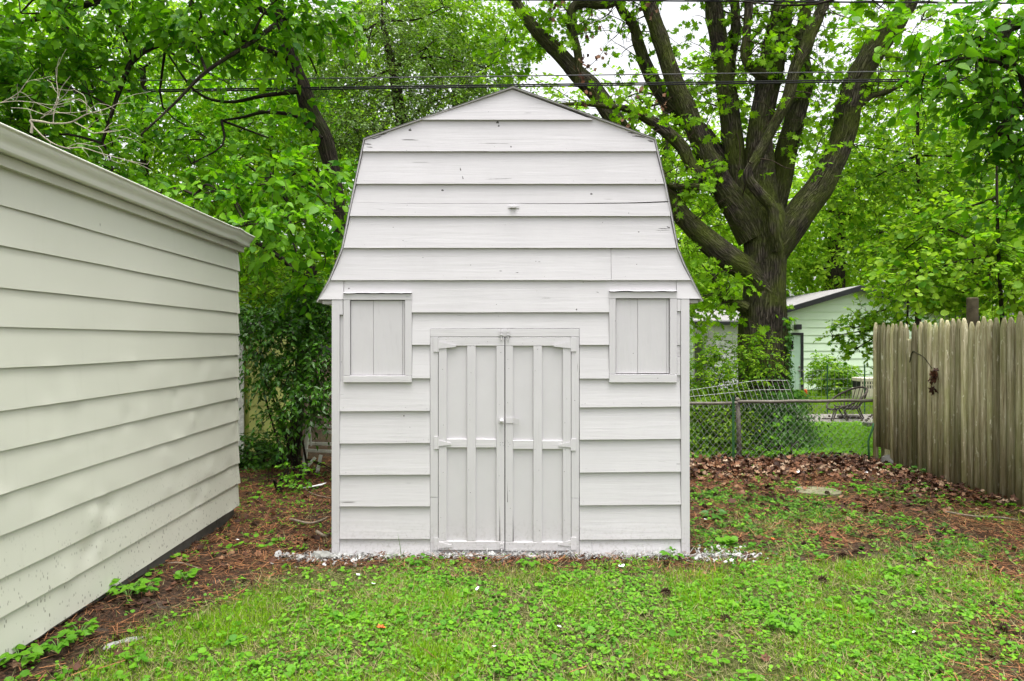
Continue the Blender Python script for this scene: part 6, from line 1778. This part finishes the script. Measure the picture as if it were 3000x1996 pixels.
for (u, v) in cones_px:
    d = 1.6 * F / (v - 998); q = P(u, v, d)
    if -1.36 < q.x < 1.345 and d > DS - .05: continue
    o = link(bpy.data.objects.new('pine_cone', me_cone)); o.location = (q.x, d, float(zg(q.x, d)) + .020)
    o.rotation_euler = (random.uniform(1.2, 1.9), 0, random.uniform(0, 6.28)); o.scale = [random.uniform(.8, 1.15)] * 3
    if q.x < -0.9 and d < 4.6: zl = 'dark pine cone on the litter at the foot of the garage wall'
    elif q.x < -0.9: zl = 'dark pine cone on the needles in the gap between garage and shed'
    elif d < 4.95: zl = 'dark pine cone lying in the green lawn in front of the shed line'
    elif q.x < 2.15: zl = 'dark pine cone on the brown litter close beside the right wall of the shed'
    else: zl = 'dark pine cone on the weedy ground between the round slab and the lawn'
    tag(o, zl, 'pine cone', 'pine cones on the ground: ' + zl.split('dark pine cone ')[1])
# cones round the patio chair
for k in range(22):
    x = random.uniform(6.3, 8.4); y = random.uniform(13.9, 15.0)
    o = link(bpy.data.objects.new('pine_cone', me_cone)); o.location = (x, y, pz + .05); o.scale = [1.0] * 3
    o.rotation_euler = (random.uniform(1.2, 1.9), 0, random.uniform(0, 6.28)); tag(o, 'dark pine cone lying on the patio round the hoop chair', 'pine cone', 'pine cones on the patio')

# sticks
def stick(label, px, r, mat=M_STICK, name='stick'):
    pts = []
    for (u, v) in px:
        d = 1.6 * F / (v - 998); q = P(u, v, d); pts.append((q.x, d, float(zg(q.x, d)) + r + .012, r * random.uniform(.8, 1.15)))
    pts[-1] = pts[-1][:3] + (r * .4,)
    o = obj(name, limb_mesh(name, [pts], 7, 4, .1), mat); return tag(o, label, 'stick')
stick('grey crooked stick on the needles beside the shed', [(850, 1528), (905, 1540), (940, 1532), (962, 1520)], .011)
stick('long thin stick on the litter behind the shed corner', [(885, 1432), (920, 1452), (960, 1462), (972, 1464)], .006)
stick('pale lath lying along the garage foundation', [(395, 1700), (440, 1668), (480, 1645), (512, 1634)], .009, M_DEADTWIG)
stick('thin curved twig by the weeds at the garage wall', [(252, 1785), (285, 1773), (320, 1772)], .004)
stick('short brown stick lying below the garage wall', [(172, 1885), (200, 1858), (214, 1832), (216, 1825)], .006)
stick('thin twig across the needles near the garage', [(490, 1672), (530, 1668), (590, 1680)], .005)
stick('long dark stick in the litter along the picket fence foot', [(2770, 1505), (2850, 1518), (2930, 1522), (2985, 1530)], .009)
stick('short dark stick lying on the needles beside the shed corner', [(928, 1566), (950, 1578), (966, 1570)], .014)
# white scraps
T_SC = fan([(0, .4), (0, 0), (.4, .1), (.9, .05), (.8, .5), (.5, .8), (-.1, .9), (-.5, .6), (-.3, .2)], lambda x, y: .12 * math.sin(6 * x) + .1 * y * y)
scr = [(2545, 1393, .07, 'white paper scrap on the leaves beside the picket fence'), (1392, 1737, .03, 'white scrap in the grass in front of the double door'), (1452, 1912, .028, 'folded white scrap in the grass below the door, nearer the lawn centre'), (1055, 1695, .03, 'white paint chip in the grass below the left window'), (1100, 1722, .03, 'torn white flake on the grass left of the door'), (1830, 1668, .05, 'long white chip in the grass in front of the right wall'), (2400, 1280, .0, ''), (2680, 1866, .02, 'small white chip among the big weeds to the right'), (2150, 1652, .035, 'white flake off the right corner of the shed'), (700, 1590, .03, 'white chip on the needles between garage and shed'), (1048, 1698, .02, 'tiny white chip left of the shed door grass'), (2062, 1530, .04, 'crumpled white scrap beside the right wall of the shed'), (1642, 1850, .02, 'tiny white flake in the lawn right of the door'), (2320, 1395, .10, 'pale bleached leaf lying on the brown leaf drift')]
for (u, v, s_, lab) in scr:
    if not s_: continue
    d = 1.6 * F / (v - 998); q = P(u, v, d)
    V, Fc = T_SC; V = V.copy() * s_
    me = mesh_np('paper_scrap', V, Fc, False); me.materials.append(M_PAPER)
    o = link(bpy.data.objects.new('paper_scrap', me)); o.location = (q.x, d, float(zg(q.x, d)) + .028); o.rotation_euler = (random.uniform(-.3, .3), random.uniform(-.3, .3), random.uniform(0, 6)); tag(o, lab, 'scrap')
for (u, v, lab) in ((1130, 1850, 'bright orange-red plastic chip in the lawn'), (2275, 1588, 'orange-brown fallen leaf on the needles right of the shed')):
    d = 1.6 * F / (v - 998); q = P(u, v, d)
    V, Fc = T_DL; me = mesh_np('bright_leaf', V * .055, Fc, False); me.materials.append(M_ORANGE)
    o = link(bpy.data.objects.new('bright_leaf' if v < 1700 else 'plastic_chip', me)); o.location = (q.x, d, float(zg(q.x, d)) + .02); o.rotation_euler = (.2, 0, 2); tag(o, lab, 'leaf' if v < 1700 else 'plastic chip')

# broad weeds that stand out singly
def plant(name, label, u, v, nst, hgt, leaf, tmpl, mat, per=3, group=None):
    d = 1.6 * F / (v - 998); q = P(u, v, d); b = np.array([q.x, d, float(zg(q.x, d))])
    t = thing(name, label, 'weed', tuple(b), group)
    st, pos, tip, nr = [], [], [], []
    for k in range(nst):
        a = 2 * math.pi * (k + RNG.uniform(0, .7)) / nst; e = b + np.array([math.cos(a) * hgt * .7, math.sin(a) * hgt * .7, hgt * RNG.uniform(.5, 1.0)])
        m_ = (b + e) / 2 + np.array([0, 0, hgt * .18]); st.append([(*b, .0028), (*m_, .0022), (*e, .0015)])
        for j in range(per):
            aa = a + (j - (per - 1) / 2) * 1.0
            pos.append(e); tip.append((math.cos(aa), math.sin(aa), RNG.normal(-.05, .2))); nr.append((RNG.normal() * .25, -.3 + RNG.normal() * .25, 1))
    obj('stems', limb_mesh('stems', st, 5, 3, 0), M_GREENSTEM, t)
    N = len(pos); pos, tip, nr = map(np.array, (pos, tip, nr))
    V, Fc = tmpl
    x, y, z = leaf_frames(tip, nr)
    me = mesh_np('leaf', V, Fc, True, {'tint': (np.full(len(V), RNG.uniform(.1, .5)), 'FLOAT')}); me.materials.append(mat)
    for i in range(N):
        o_ = link(bpy.data.objects.new('leaf', me))
        o_.matrix_world = Matrix(((x[i,0], y[i,0], z[i,0], pos[i,0]), (x[i,1], y[i,1], z[i,1], pos[i,1]), (x[i,2], y[i,2], z[i,2], pos[i,2]), (0,0,0,1))) @ Matrix.Scale(float(leaf * RNG.uniform(.7, 1.15)), 4)
        o_.parent = t; o_.matrix_parent_inverse = Matrix.Translation(-Vector(t.location))
M_GREENSTEM = mat_plain('green_stem', (0.10, 0.20, 0.04), .6, .3, var=.2)
plant('broad_weed', 'clump of large three-lobed weed leaves beside the garage wall', 375, 1782, 11, .10, .055, T_OV, L_WEED)
plant('broad_weed', 'big leafy weed just right of the lobed clump by the garage', 425, 1765, 10, .08, .050, T_OV, L_WEED)
plant('broad_weed', 'grey-green weed with rounded leaves on the needles near the garage', 545, 1712, 9, .06, .042, T_RO, L_WEED)
plant('broad_weed', 'wide-leaved weed at the bottom of the garage wall close to the lawn', 235, 1900, 11, .07, .048, T_OV, L_WEED)
plant('broad_weed', 'low spreading weed between the garage wall and the flat stone', 170, 1945, 12, .06, .050, T_OV, L_WEED)
plant('broad_weed', 'pair of broad leaves growing at the very corner of the garage bed', 60, 1990, 9, .07, .055, T_OV, L_WEED)
plant('broad_weed', 'upright leafy weed against the paint flakes at the right end of the shed wall', 1968, 1642, 8, .07, .055, T_OV, L_WEED, 2)
plant('broad_weed', 'large-leaved weed patch standing out in the lawn to the right', 2300, 1850, 13, .08, .050, T_OV, L_WEED)
plant('broad_weed', 'dark-leaved weed beside the shed on the brown needles', 2092, 1520, 6, .07, .085, T_OV, L_IVY, 2)
plant('broad_weed', 'pale mallow-like weed just off the right corner of the shed', 2130, 1600, 8, .06, .05, T_RO, L_WEED)
plant('broad_weed', 'broad-leaved weed below the left door leaf at the lawn edge', 1225, 1655, 7, .06, .06, T_OV, L_WEED, 2)
plant('broad_weed', 'broad-leaved weed below the right door leaf at the lawn edge', 1545, 1660, 7, .06, .06, T_OV, L_WEED, 2)
plant('broad_weed', 'small ivy-leaved seedling at the foot of the picket fence hole', 2612, 1385, 6, .09, .06, T_RO, L_WEED)
plant('broad_weed', 'creeping seedling against the pickets right of the hole', 2690, 1395, 6, .10, .05, T_RO, L_IVY)
# tall grass stalk in front of the siding
q = P(1177, 1622, 4.98)
mb = MB(); mb.tube([(q.x, 4.98, 0), (q.x - .012, 4.98, .10), (q.x - .030, 4.985, .19)], [.0028, .0022, .0006], 4)
mb.tube([(q.x + .006, 4.99, 0), (q.x + .01, 4.985, .05), (q.x + .02, 4.98, .07)], [.003, .0025, .001], 4)
tag(mb.build('grass_stalk', M_GREENSTEM, None), 'single tall grass stalk standing in front of the siding left of the door', 'grass stalk')
mb = MB(); q = P(215, 1822, 3.88); mb.tube(crom([(q.x, 3.88, 0), (q.x - .02, 3.88, .06), (q.x - .03, 3.87, .085), (q.x - .055, 3.86, .08)], 4), .0025, 4)
mb.tube(crom([(q.x + .01, 3.9, 0), (q.x + .012, 3.9, .05), (q.x - .01, 3.9, .09)], 4), .0022, 4)
tag(mb.build('grass_tuft', M_GREENSTEM, None), 'curled green grass tuft at the bottom edge of the garage siding', 'grass tuft')
